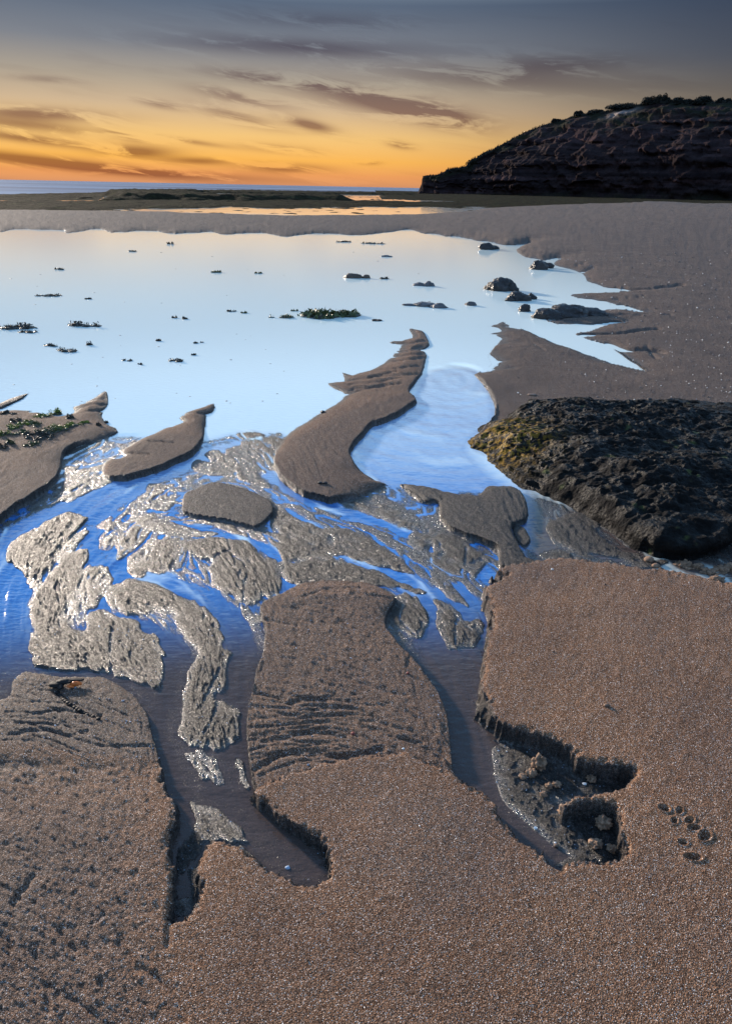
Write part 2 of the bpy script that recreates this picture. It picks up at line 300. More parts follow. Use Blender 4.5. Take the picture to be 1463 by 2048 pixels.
# small bars between the channels: (points, height)
tex = SCg*(.42*L0+.30*FINE+.30*L1+.36*L2+.12*CLOT+.40*L3); RIL = L3*.8+L2*.5+.15*L1; RIL = RIL/RIL.std(); rill = np.exp(-(RIL/.13)**2)+.7*np.exp(-((RIL-1.1)/.12)**2)+.7*np.exp(-((RIL+1.1)/.12)**2)
texb = SCg*(.50*L0+.36*FINE+.24*L1+.22*L2+.42*L3)-SCg*3.6*rill*sstep(vnoise(GX*9, GY*9, seed=66), -.6, .4)*(.5+.5*sstep(CLOT, -1, .6)); texc = tex-SCg*1.3*rill
BARS = [
 ([(154,1027),(171,1040),(137,1076),(113,1104),(99,1131),(65,1155),(31,1128),(22,1097),(38,1076),(61,1063),(89,1049),(130,1030)], .014, .25),
 ([(171,1050),(175,1065),(150,1092),(120,1115),(80,1160),(62,1175),(64,1150),(100,1128),(140,1082)], .007, .4),
 ([(170,1098),(169,1121),(161,1162),(144,1186),(140,1206),(130,1223),(132,1254),(171,1258),(178,1230),(205,1220),(239,1240),(273,1240),(284,1261),(308,1275),(321,1292),(318,1370),(290,1367),(222,1340),(171,1340),(72,1331),(62,1299),(70,1275),(68,1210),(82,1176),(109,1135),(137,1107)], .013, .3),
 ([(171,1135),(205,1135),(222,1148),(219,1169),(205,1189),(191,1213),(164,1223),(147,1234),(137,1252),(135,1225),(147,1205),(160,1188),(166,1160)], .008, .5),
 ([(253,1158),(297,1169),(342,1186),(383,1203),(417,1227),(437,1251),(444,1292),(458,1309),(448,1333),(448,1374),(427,1394),(470,1420),(472,1470),(440,1500),(430,1495),(376,1486),(355,1463),(369,1411),(372,1360),(386,1329),(403,1305),(376,1275),(362,1247),(342,1223),(308,1217),(273,1230),(219,1210),(219,1182)], .012, .45),
 ([(297,1080),(355,1080),(352,1114),(328,1141),(304,1145),(290,1114)], .009, .4), ([(239,1066),(273,1073),(267,1094),(239,1117),(236,1094)], .007, .4),
 ([(284,1097),(290,1141),(280,1155),(253,1141),(260,1114)], .008, .4), ([(202,1056),(215,1042),(232,1059)], .006, .4), ([(202,1080),(232,1070),(222,1097),(205,1097)], .006, .4),
 ([(377,1082),(408,1076),(446,1076),(487,1086),(528,1110),(548,1127),(558,1154),(552,1178),(531,1188),(514,1205),(497,1209),(470,1188),(432,1171),(422,1144),(429,1120),(394,1113),(377,1099)], .012, .3),
 ([(374,1031),(420,1048),(476,1062),(514,1057),(452,1042),(401,1033)], .006, .3), ([(270,1035),(300,1030),(345,1045),(400,1062),(440,1068),(400,1075),(330,1068),(285,1055)], .007, .5),
 ([(541,1000),(590,1035),(640,1058),(700,1058),(750,1083),(800,1122),(828,1145),(790,1138),(730,1120),(690,1108),(640,1112),(575,1120),(560,1085),(545,1050)], .011, .35),
 ([(555,1135),(570,1125),(592,1135),(600,1160),(575,1158)], .007, .4), ([(576,1132),(590,1123),(633,1120),(678,1123),(726,1137),(787,1158),(842,1185),(794,1172),(740,1166),(650,1160),(600,1166),(580,1162)], .012, .3),
 ([(816,1073),(840,1062),(859,1068),(865,1103),(859,1111),(832,1103),(816,1084)], .008, .4), ([(865,1081),(881,1070),(914,1076),(941,1095),(971,1114),(958,1141),(947,1152),(925,1133),(898,1120),(862,1109)], .010, .3),
 ([(873,1204),(881,1203),(917,1223),(925,1240),(958,1240),(963,1278),(941,1294),(903,1294),(887,1273),(876,1245)], .009, .45), ([(859,1158),(887,1160),(939,1207),(939,1215),(903,1196)], .007, .4),
 ([(791,1196),(805,1190),(832,1201),(848,1223),(854,1256),(840,1275),(805,1262),(780,1229)], .010, .35),
 ([(171,955),(205,949),(236,955),(191,976),(137,1000),(68,1024),(58,1017),(85,996)], .006, .6), ([(290,993),(300,969),(345,976),(349,1003),(328,1020),(290,1010)], .006, .5),
 ([(411,908),(435,901),(463,925),(541,970),(527,975),(452,942)], .008, .3), ([(452,901),(493,881),(528,884),(541,901),(555,918),(541,942),(514,918),(463,911)], .006, .6), ([(439,918),(500,915),(521,949),(541,970),(487,952)], .007, .5),
 ([(394,918),(429,929),(463,952),(418,949),(384,935)], .006, .5), ([(528,880),(560,868),(560,930),(545,920)], .005, .6), ([(690,1005),(760,1035),(850,1068),(930,1092),(965,1105),(900,1072),(850,1046),(800,1010),(760,990),(700,992)], .007, .5),
 ([(384,1604),(395,1604),(440,1627),(478,1655),(493,1683),(463,1679),(403,1672),(392,1638)], .010, .3), ([(388,1666),(399,1672),(399,1690),(375,1722),(360,1735),(362,1709)], .014, .3),
 ([(380,1510),(395,1513),(422,1550),(430,1562),(408,1550)], .007, .3), ([(476,1520),(484,1524),(496,1576),(486,1560)], .007, .3), ([(395,1500),(420,1515),(450,1560),(440,1570),(415,1535)], .005, .6),
 ([(1115,1040),(1150,1025),(1190,1040),(1195,1070),(1240,1100),(1300,1120),(1250,1118),(1170,1105),(1110,1085),(1092,1050)], .012, .4), ([(1080,1110),(1130,1100),(1230,1120),(1330,1125),(1300,1135),(1180,1128),(1100,1122)], .009, .5),
 ([(560,1215),(590,1200),(600,1235),(575,1240)], .006, .4)]
for k, (pts, h, s) in enumerate(BARS):
    poly(Z, pts, h*.58, wi=13, wc=9, s=min(1., s+.35), jit=1.1, top=texb, R=30, seed=30+k, wall=.03, rag=3.2)
def blk(pts, h, wi=12, tx=.6, s=0., wc=5, R=60, seed=5, jit=1., wet=None, cr_=0., wall=.1):
    r = poly(Z, pts, h, wi=wi, wc=wc, s=s, jit=jit, top=texc*tx, R=R, seed=seed, wall=wall, crumble=cr_, mark=None if wet is None else (WET, wet))
    return r
# larger rounded sand block left of the middle
blk([(370,987),(405,970),(429,963),(470,970),(504,983),(541,1000),(545,1024),(514,1052),(452,1038),(401,1031),(367,1021),(364,1004)], .017, wi=14, tx=.35, s=.25, wet=.55, seed=71)
# block in front of the big rock
blk([(799,966,.6),(873,977,.6),(903,986,.7),(955,991,.7),(977,972,.7),(1023,972,.5),(1045,986,.2),(1056,1021,.2),(1045,1040,.2),(1023,1048,.2),(1026,1070,.3),(1037,1087,.3),(1051,1114,.3),(1100,1128,.4),(1004,1132,0),(1001,1103,0),(996,1090,0),(969,1078,0),(925,1062,0),(898,1051,.1),(881,1029,.2),(878,1002,.4),(843,999,.5),(805,972,.6)], .024, wi=16, tx=.75, wet=.8, seed=72)
blk([(1025,1052),(1045,1050),(1060,1075),(1050,1092),(1034,1082)], .012, s=.2, wet=.9, seed=73)
# bottom left fan
blk([(51,1343),(120,1353),(205,1353),(239,1370),(270,1394),(294,1428),(304,1470),(318,1530),(240,1540),(0,1520),(-300,1500),(-300,1440),(0,1400),(25,1365)], .016, wi=12, tx=.8, s=.3, wet=.4, seed=74)
# striated centre block
blk([(530,1200,.1),(565,1185,.2),(600,1167,.3),(650,1160,.3),(740,1165,.3),(790,1192,.3),(775,1225,.5),(770,1250,.3),(800,1290,.2),(835,1325,.2),(880,1390,.2),(895,1440,.2),(905,1540,.2),(915,1570,.2),(700,1600,0),(540,1590,0),(508,1562,0),(497,1500,0),(492,1450,0),(500,1400,0),(512,1340,0),(530,1290,0),(528,1240,.1),(520,1215,.2)], .022, wi=20, tx=.9, wet=.25, seed=75, wc=4)
Zg = zero.copy()
for pts, w, dep in [([(627,1338),(683,1364),(770,1394),(811,1402)], 4.5, .006), ([(627,1368),(680,1392),(740,1412),(790,1420)], 3.5, .004), ([(503,1391),(544,1406),(574,1421),(608,1409),(650,1412)], 6, .009),
    ([(500,1425),(563,1440),(608,1447),(713,1440)], 4, .006), ([(645,1424),(713,1432),(770,1462),(826,1477),(882,1518),(912,1556)], 4.5, .007), ([(525,1496),(600,1481),(638,1477),(690,1485)], 6, .009), ([(500,1470),(560,1462),(640,1458)], 3.5, .005),
    ([(510,1552),(563,1522),(612,1515),(690,1526),(760,1512)], 7, .010), ([(520,1565),(600,1536),(700,1520)], 3.5, .004), ([(702,1199),(751,1201),(780,1206)], 3.5, .005), ([(593,1251),(675,1257)], 3, .004), ([(525,1248),(593,1263)], 4, .006),
    ([(690,1338),(735,1360),(777,1383)], 4, .004), ([(700,1450),(760,1480),(830,1500),(880,1530)], 3, .005), ([(600,1205),(650,1190),(720,1185)], 3, .004), ([(610,1180),(640,1175),(700,1178)], 3, .004), ([(820,1320),(812,1345)], 3, .004),
    ([(570,1300),(640,1310),(700,1330)], 2.5, .003), ([(760,1420),(820,1440),(870,1480)], 3, .004),
    ([(110,1393),(150,1415),(200,1440)], 5, .007), ([(200,1440),(180,1436),(120,1430),(60,1440)], 4, .005), ([(20,1478),(100,1470),(200,1500),(300,1500)], 4, .006), ([(60,1455),(130,1480),(180,1470)], 3.5, .004), ([(120,1370),(200,1380),(260,1410)], 3, .003),
    ([(450,1070),(460,1100),(430,1115)], 3, .005), ([(500,1140),(490,1170),(488,1200)], 3, .005), ([(440,1085),(470,1115),(520,1130)], 3, .005), ([(60,1075),(75,1085)], 3, .005), ([(455,985),(480,990),(490,998)], 3, .004),
    ([(224,1350),(222,1290),(230,1250)], 4, .006), ([(240,1285),(290,1340)], 3, .005), ([(260,1260),(285,1320)], 3, .004), ([(400,1420),(420,1380),(440,1340)], 3, .005), ([(410,1470),(430,1430),(436,1400)], 3, .005), ([(345,1190),(372,1240)], 3, .004),
    ([(805,972),(843,1002),(850,1030)], 3, .008), ([(880,1085),(885,1110)], 3, .005), ([(933,1098),(930,1130)], 3, .006), ([(910,1290),(912,1250),(920,1235)], 3, .006), ([(810,1200),(800,1240),(830,1270)], 3, .006),
    ([(900,985),(960,1010),(1010,1015)], 3, .003), ([(880,1005),(940,1040),(990,1065)], 2.5, .004), ([(1005,1110),(1080,1118)], 2, .003), ([(1004,1121),(1070,1124)], 2, .003)]:
    carve(Zg, pts, w, dep, seed=11)
for k in range(26):
    y0_ = 1388+k*6.6+random.uniform(-3, 3); xe_ = random.uniform(640, 895); ph = random.uniform(0, 6); xs_ = random.choice([498, 500, 540, 600]); P_ = []
    for x_ in np.linspace(xs_, xe_, 9):
        t_ = (x_-500)/395; P_.append((x_, y0_*(1-t_)+t_*(1462+(y0_-1388)*.55)+7*math.sin(x_/55+y0_/40)+3*math.sin(x_/21+ph)-14*math.sin(math.pi*t_)))
    carve(Zg, P_, random.uniform(2., 3.4), random.uniform(.0024, .0055), jit=1.6, seed=600+k)
for k in range(14):
    x0_, y0_ = random.uniform(590, 700), 1215+k*13+random.uniform(-4, 4); ln = random.uniform(60, 170)
    carve(Zg, [(x0_, y0_), (x0_+ln*.35, y0_+ln*.07), (x0_+ln*.7, y0_+ln*.25), (x0_+ln, y0_+ln*.45)], random.uniform(1.8, 2.8), random.uniform(.0018, .004), jit=1.8, seed=700+k)
for k in range(10):
    x0_, y0_ = random.uniform(0, 60), 1390+k*11; ln = random.uniform(110, 250)
    carve(Zg, [(x0_, y0_), (x0_+ln*.4, y0_+4), (x0_+ln*.7, y0_+ln*.14), (x0_+ln, y0_+ln*.26)], random.uniform(1.8, 3.), random.uniform(.002, .0045), jit=1.8, seed=740+k)
Z += Zg*(Z > -.002)*(.42+.50*np.clip(fbm(GX*14, GY*14, oct=2, seed=77)+.6, 0, 1.3)*np.clip(L1*.5+.7, 0, 1.4))
# sand spits reaching into the pool
S1, S0 = 1.0, 0.0
def spit(pts, h, wi, seed, jit=1.4): return blk(pts, h, wi=wi, tx=.42, wet=0., seed=seed, jit=jit, wc=5)
spit([(-60,822,1),(0,806,1),(20,798,1),(57,786,1),(42,799,.6),(0,818,.6),(-60,835,.6)], .012, 8, 81, .8)
spit([(-900,850,1),(0,822,1),(60,824,1),(118,832,1),(150,826,1),(148,815,1),(180,800,1),(202,786,1),(214,784,1),(216,803,.9),(206,826,1),(211,845,1),(232,857,1),(236,866,1),(200,882,.9),(150,886,.2),(143,890,.1),(128,905,.3),(122,930,.7),(108,957,.2),(70,982,0),(30,1007,0),(0,1030,0),(-100,1090,0),(-900,1400,0)], .032, 26, 82)
spit([(429,808,1),(426,822,.9),(412,834,1),(410,856,1),(402,878,.3),(380,902,0),(330,927,0),(280,944,0),(235,952,0),(206,948,.7),(210,925,1),(245,914,1),(243,903,1),(280,880,1),(340,855,1),(368,845,1),(359,838,1),(373,824,1),(400,815,1)], .028, 18, 83)
spit([(817,657,1),(845,663,.8),(857,688,.7),(845,702,1),(852,712,.8),(846,740,.7),(830,760,.3),(816,778,.2),(829,797,.1),(812,814,0),(778,833,0),(745,843,0),(730,855,0),(708,882,0),(700,900,.1),(706,920,.3),(722,941,.7),(750,960,.9),(772,970,1),(740,986,.9),(662,993,0),(620,985,0),(588,970,0),(560,945,0),(550,925,.2),(552,897,1),(568,876,1),(600,851,1),(640,827,1),(690,793,1),(668,778,1),(656,766,1),(690,763,1),(684,744,1),(702,750,1),(750,736,1),(782,714,1),(802,692,1),(776,687,1),(822,675,1)], .030, 26, 84)
for p in [(700,765,790,750),(700,775,800,762),(780,705,845,700),(790,725,845,718),(740,760,835,752),(700,783,800,774),(800,700,846,694),(770,715,845,710),(760,745,835,735),(690,790,770,775),(800,690,850,684)]:
    carve(Z, [(p[0], p[1]), ((p[0]+p[2])/2, (p[1]+p[3])/2+3), (p[2], p[3])], 5, .011, seed=21)
for p in [(150,812,210,800),(155,820,208,812),(160,832,210,822),(370,832,420,828),(300,890,345,895),(245,912,300,918)]:
    carve(Z, [(p[0], p[1]), (p[2], p[3])], 4, .009, seed=22)
# the beach: far bank, right shore, gullies
BEACH = [(-2600,470,1),(-500,456,1),(-50,459,1),(0,466,1),(30,459,1),(130,461,1),(130,468,1),(200,458,1),(225,466,1),(300,461,1),(340,468,1),(420,465,1),(450,470,1),(520,466,1),(570,474,1),(640,467,1),(720,471,1),(790,463,1),(820,460,1),(845,468,1),(870,468,1),(890,474,1),(915,474,1),(945,482,1),(975,484,1),(1010,492,1),(1062,487,1),(1030,500,1),(1050,515,1),(1085,521,1),(1118,517,1),(1100,530,1),
 (1150,546,1),(1168,562,1),(1200,574,1),(1232,584,1),(1165,584,1),(1130,590,1),(1180,602,1),(1250,612,.7),(1290,624,.6),(1230,616,1),(1180,620,1),(1070,628,1),(1090,640,1),(1110,650,1),(1180,650,1),(1252,643,.8),(1200,655,1),(1150,668,.8),(1165,676,1),(1215,690,.6),(1250,712,.5),(1292,742,.5),(1240,730,.8),(1200,718,1),(1155,703,1),(1080,676,1),(1040,655,1),(1018,642,1),(1004,640,1),(978,646,1),(954,652,1),(985,662,1),(960,669,1),(1000,678,1),(985,700,1),(975,712,1),(980,730,1),(962,742,1),(950,748,.6),(968,762,0),(983,785,0),(990,810,0),(988,828,0),(970,850,0),(960,875,.5),(1050,930,1),(1200,960,1),(1500,960,1),(2000,960,1),(3000,960,1),
 (3400,402,.5),(1900,388,.5),(1463,400,.5),(1300,405,.5),(1100,412,.7),(1000,418,1),(940,424,1),(900,429,1),(700,430,1),(500,430,1),(330,424,1),(250,422,1),(0,420,1),(-600,412,1),(-2600,432,1)]
rise = (.022+.006*np.clip(GX-.6, 0, 3)+.055*np.clip(GX-1.6, 0, 12)*sstep(GY, 7, 24)*(1-sstep(GY, 36, 60))+.05*sstep(GY, 12, 22)).astype(np.float32)
f = dist_field(smoothpts(BEACH, True, jit=.9, seed=90), .022, True, 140)
rs, cs, d, SV, ins = f
wi_ = np.where(GY[rs, cs] > 8, 30, 34.)
shr = 2.1*np.exp(-d/40)*sstep(PXg[rs, cs], 820, 900)*sstep(d, 0, 4)
zi = rise[rs, cs]*(1-SV*np.exp(-d/wi_))+(tex*.3)[rs, cs]+.010*fbm(GX[rs, cs]*1.1, GY[rs, cs]*1.6, oct=4, seed=88)*sstep(d, 5, 60)+shr*(SCg*(.9*L3+.5*L2))[rs, cs]; zo = .022*(1-SV)-.1*d/6
Z[rs, cs] = np.maximum(Z[rs, cs], np.where(ins, zi, zo)); WET[rs, cs] = np.where(ins, WET[rs, cs]*(1-np.minimum(1, d/4)), WET[rs, cs])
beach_in = zero.astype(bool); beach_in[rs, cs] = ins
for pts, w, dep in [([(1165,575),(1220,578),(1290,584),(1360,577)], 6, .06), ([(1290,622),(1340,632)], 3, .01), ([(1180,605),(1260,600),(1290,597)], 3, .015), ([(1100,640),(1200,636),(1340,634)], 4.5, .03), ([(1160,672),(1230,672),(1310,664)], 7, .04), ([(1215,690),(1260,704),(1310,706),(1320,712)], 9, .032), ([(1150,535),(1170,532)], 4, .03), ([(1165,545),(1190,538)], 4, .03),
    ([(1290,700),(1310,722)], 5, .012), ([(1090,487),(1040,493)], 3, .008), ([(960,760),(1060,760)], 3, .0)]:
    carve(Z, pts, w, dep, seed=41)
for k in range(16):    # low washed ridges running into the pool on its right side
    x0 = 860+k*13+random.uniform(-4, 4); y0 = 466+k*3.4; carve(Z, [(x0, y0), (x0+35, y0-1), (x0+80, y0+3)], 3, .012, seed=50+k)
for k, (x0, y0, x1, y1) in enumerate([(960,672,1020,668),(985,690,1040,684),(975,705,1060,700),(985,725,1040,722),(965,742,1040,736),(1000,655,1040,652),(1030,690,1085,705)]):
    carve(Z, [(x0, y0), ((x0+x1)/2, y0-2), (x1, y1)], 4.5, .006, seed=60+k)
# foreground plate with its spring-head cavities
PLATE = [(-900,1490,.3),(0,1480,.3),(60,1478,.3),(120,1490,.2),(180,1500,.2),(240,1505,.1),(312,1507,0),(322,1550,0),(335,1590,0),(349,1602,0),(347,1640,0),(338,1665,0),(338,1700,0),(346,1730,0),(344,1800,0),(337,1832,0),(350,1838,0),(372,1832,0),(390,1812,0),(399,1785,0),(402,1755,0),(394,1738,.1),(398,1715,.3),(410,1695,.4),(432,1676,.4),(455,1682,.1),(482,1690,0),(510,1712,0),(530,1735,0),(548,1745,0),(580,1758,0),(610,1772,0),(640,1768,0),(657,1748,0),(658,1715,0),(651,1690,0),(630,1670,0),(600,1652,0),(575,1640,0),(552,1622,0),(530,1600,0),(512,1590,0),(503,1575,0),
 (540,1560,0),(600,1540,0),(660,1525,0),(720,1517,0),(800,1508,0),(830,1515,0),(860,1530,0),(900,1550,0),(940,1575,0),(975,1600,0),(1000,1640,0),(1020,1668,0),(1045,1695,0),(1075,1708,0),(1090,1728,0),(1117,1745,0),(1130,1733,0),(1165,1730,0),(1205,1734,0),(1238,1728,0),(1250,1705,0),(1238,1675,0),(1236,1640,0),(1222,1622,0),(1195,1612,0),(1160,1612,0),(1128,1622,0),(1150,1602,0),(1200,1596,0),(1240,1590,0),(1262,1570,0),(1268,1553,0),(1245,1540,0),(1200,1536,0),(1155,1527,0),(1140,1505,0),(1110,1488,0),(1080,1478,0),(1040,1466,0),(1005,1455,0),(988,1440,0),(974,1410,0),(963,1380,0),(966,1330,0),(975,1290,0),(984,1240,0),(977,1210,0),(968,1176,0),(1000,1167,0),(1003,1158,0),(991,1148,0),(1000,1139,0),(1060,1130,0),(1120,1123,0),(1200,1134,0),(1280,1150,0),(1340,1152,.2),(1400,1165,.3),(1463,1178,.4),(1700,1220,.5),(2400,1300,.5),(4200,3300,0),(4200,9000,0),(-4000,9000,0),(-4000,3300,0),(-2200,1500,.3)]
ptop = (.018+.016*sstep(GX, -.5, .25)+.02*sstep(GX, .2, 1.)*1.0-.006*sstep(-GX, .4, .9)).astype(np.float32)
ptop = ptop+SCg*(.13*FINE+.20*CLOT+(1-sstep(PXg, 220, 480))*(.45*FINE+.8*L1+.55*L2))+.0042*fbm(GX*4, GY*4, oct=4, seed=4)
HP = .034
Q = smoothpts(PLATE, True, jit=1.15, seed=91)
f = dist_field(Q, HP, True, 70); rs, cs, d, SV, ins = f
jn = fbm(GX[rs, cs]*75, GY[rs, cs]*75, oct=3, seed=3); sg = np.where(ins, d, -d)+(4.0*jn+1.6*FINE[rs, cs])*(d < 40)
ins = sg > 0; d = np.abs(sg)
left = 1-sstep(PXg[rs, cs], 300, 360)
hp = HP+ptop[rs, cs]-.024-.012*left*(1-sstep(PYg[rs, cs], 1540, 1700))
rim = .0095*np.exp(-(d/7)**2)*np.maximum(fbm(GX[rs, cs]*50, GY[rs, cs]*50, oct=3, seed=8)+.5, 0)
zi = hp*(1-SV*np.exp(-d/14))-rim; wob = np.exp(1.5*fbm(GX[rs, cs]*11, GY[rs, cs]*11, oct=2, seed=12)+.8*fbm(GX[rs, cs]*40, GY[rs, cs]*40, oct=3, seed=13))*.9
zo = hp*(1-SV)-.05*d/(7.0*np.maximum(wob, .3))+SCg[rs, cs]*2.2*CLOT[rs, cs]*(d > 1.5)
Z[rs, cs] = np.maximum(Z[rs, cs], np.where(ins, zi, zo)); WET[rs, cs] = np.where(ins, WET[rs, cs]*(1-np.minimum(1, d/3)), WET[rs, cs]*(1-.5*np.exp(-d/8)))
plate_in = zero.astype(bool); plate_in[rs, cs] = ins
# rubble floor of the right-hand cavity
def mound(pts, h, ta, seed, s=.8, wi=18):
    rough = SCg*(ta*(.8*CLOT+.6*FINE+.8*L2)); r = poly(Z, pts, h, wi=wi, wc=14, s=s, top=rough, R=30, seed=seed, wall=.02); return r
mound([(985,1500),(1005,1485),(1060,1500),(1130,1530),(1200,1550),(1262,1560),(1240,1590),(1150,1602),(1125,1622),(1150,1650),(1200,1690),(1240,1715),(1170,1728),(1120,1700),(1060,1650),(1005,1600),(990,1550)], .006, 1.3, 95)
mound([(1120,1618),(1170,1612),(1222,1625),(1238,1670),(1240,1715),(1200,1725),(1170,1690),(1140,1650)], .013, 1.6, 96)
mound([(395,1735),(410,1700),(430,1685),(415,1720),(402,1765),(395,1800),(382,1815),(385,1770),(378,1740)], .012, 1.3, 97)
mound([(480,1690),(510,1715),(530,1735),(545,1760),(520,1745),(490,1715)], .010, 1.3, 98); mound([(355,1800),(385,1795),(392,1810),(370,1830),(350,1828)], .006, 1.5, 99)
mound([(1110,1730),(1160,1705),(1200,1715),(1180,1728),(1140,1735)], .008, 1.2, 100)
# dog paw marks, scratches, shallow grooves
for x, y, rx, ry, dep, an in [(1325,1625,15,6,.013,25),(1355,1630,9,7,.008,0),(1375,1650,12,6,.009,-10),(1345,1650,9,6,.008,10),(1385,1665,17,5,.011,5),(1405,1682,16,9,.012,-10),(1362,1692,13,5,.008,20),(1382,1722,22,6,.011,12)]:
    rx *= .62; ry *= .72; dep *= .9; c = toq(G(x, y, .045)); i0, i1 = np.searchsorted(Bq, [c[1]-60, c[1]+60]); j0, j1 = np.searchsorted(Aax, [c[0]-60, c[0]+60])
    X = Aax[j0:j1][None, :]-c[0]; Y = Bq[i0:i1][:, None]-c[1]; ca, sa = math.cos(math.radians(an)), math.sin(math.radians(an))
    r = ((X*ca+Y*sa)/rx)**2+((Y*ca-X*sa)/(ry*1.3))**2; Z[i0:i1, j0:j1] += -dep*np.exp(-r**1.5)+dep*.25*np.exp(-((np.sqrt(r)-1.5)/.4)**2)
for pts in [[(14,1889),(41,1940)], [(68,1906),(85,1950),(95,1978),(95,2020)], [(92,1964),(164,2012),(215,2050)], [(68,1749),(27,1804)], [(239,1882),(273,1940)], [(287,1934),(338,1981),(369,2040)], [(338,1840),(335,1890)], [(0,1860),(20,1890)], [(110,1990),(130,2050)], [(150,1900),(120,1860)], [(200,1960),(215,1995)]]:
    carve(Z, pts, 7, .0045, h=.03, seed=61)
carve(Z, [(830,1522),(870,1540),(905,1548)], 4, .004, h=.03)
carve(Z, [(1000,1152),(1012,1156)], 6, .02, h=.03)
# far ground outside the beach, dropped below the sea
Z[Yr > 34, :] = np.where(beach_in[Yr > 34, :], Z[Yr > 34, :], -.3)
dampn = fbm(GX*2.3, GY*2.3, oct=4, seed=505); WET = np.maximum(WET, plate_in*(.30*sstep(dampn, -.05, .45)+.14*(1-sstep(PXg, 100, 420))))
WET = np.clip(WET, 0, 1); shore = 1-sstep(Z, .001, .016); shore = shore*(1-plate_in*.0)
WET = np.maximum(WET, shore*.9).astype(np.float32)
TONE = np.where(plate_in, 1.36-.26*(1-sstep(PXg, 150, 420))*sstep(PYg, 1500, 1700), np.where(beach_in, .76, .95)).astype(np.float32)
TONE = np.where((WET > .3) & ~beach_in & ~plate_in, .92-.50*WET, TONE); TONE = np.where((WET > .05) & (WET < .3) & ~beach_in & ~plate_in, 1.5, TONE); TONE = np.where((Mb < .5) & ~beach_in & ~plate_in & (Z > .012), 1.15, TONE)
TONE = np.where((PYg > 1480) & (Mb > .5) & ~plate_in, .42, TONE); TONE = np.where((PXg > 1040) & (PYg < 1500) & (Mb > .3) & ~plate_in, .4, TONE); TONE = np.where((PXg < 335) & (PYg > 1335) & (PYg < 1560) & (Z > .004) & ~plate_in, 1.02, TONE); TONE = np.where((PXg > 480) & (PXg < 925) & (PYg > 1200) & (PYg < 1620) & (Z > .010) & ~plate_in, 1.2, TONE)  # cavity floors darkened first: their shade is put into the sand tone
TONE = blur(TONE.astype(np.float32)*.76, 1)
FILM = (Mb*(1-sstep(Z, .0005, .0055))*(~plate_in)).astype(np.float32)

# ------------------------------------------------------------------ mesh helpers
def link(o): COL.objects.link(o); return o
def tag(o, label=None, cat=None, group=None, kind=None):
    if label: o['label'] = label
    if cat: o['category'] = cat
    if group: o['group'] = group
    if kind: o['kind'] = kind
    return o
def mesh_np(name, V, Fc, mat=None, smooth=True, attrs=None):
    me = bpy.data.meshes.new(name); V = np.ascontiguousarray(V, np.float32); Fc = np.ascontiguousarray(Fc, np.int32); k = Fc.shape[1]
    me.vertices.add(len(V)); me.vertices.foreach_set('co', V.ravel()); me.loops.add(Fc.size); me.loops.foreach_set('vertex_index', Fc.ravel())
    me.polygons.add(len(Fc)); me.polygons.foreach_set('loop_start', np.arange(0, Fc.size, k, dtype=np.int32))
    if smooth: me.polygons.foreach_set('use_smooth', np.ones(len(Fc), bool))
    for nme, arr in (attrs or {}).items():
        a = me.attributes.new(nme, 'FLOAT', 'POINT'); a.data.foreach_set('value', np.ascontiguousarray(arr, np.float32).ravel())
    me.update(calc_edges=True)
    o = bpy.data.objects.new(name, me)
    if mat: me.materials.append(mat)
    return link(o)
def grid_faces(nr, nc):
    i = np.arange(nr-1)[:, None]*nc+np.arange(nc-1)[None, :]
    return np.stack([i, i+nc, i+nc+1, i+1], -1).reshape(-1, 4)
def sub_mesh(name, X, Y, Zz, keep, mat, attrs=None):
    nr, nc = X.shape; Fc = grid_faces(nr, nc); Fc = Fc[keep[:-1, :-1].ravel() | keep[1:, 1:].ravel() | keep[1:, :-1].ravel() | keep[:-1, 1:].ravel()]
    used = np.unique(Fc); mp = np.full(nr*nc, -1, np.int64); mp[used] = np.arange(len(used))
    V = np.stack([X.ravel()[used], Y.ravel()[used], Zz.ravel()[used]], -1)
    return mesh_np(name, V, mp[Fc], mat, True, {k: v.ravel()[used] for k, v in (attrs or {}).items()})

# ------------------------------------------------------------------ materials
def newmat(name):
    m = bpy.data.materials.new(name); m.use_nodes = True; n = NB(m.node_tree); b = m.node_tree.nodes['Principled BSDF']; return m, n, b
def attr(n, name): return n.n('ShaderNodeAttribute', attribute_name=name).outputs['Fac']
def bump(n, h, dist, strength=1.0, nrm_=None):
    o = n.n('ShaderNodeBump'); n.put(o.inputs['Height'], h); o.inputs['Distance'].default_value = dist; n.put(o.inputs['Strength'], strength)
    if nrm_ is not None: n.put(o.inputs['Normal'], nrm_)
    return o.outputs[0]
def pos(n): return n.n('ShaderNodeNewGeometry').outputs['Position']
def voro(n, vec, scale, out='Color'):
    o = n.n('ShaderNodeTexVoronoi'); n.put(o.inputs['Vector'], vec); o.inputs['Scale'].default_value = scale; return o.outputs[out]

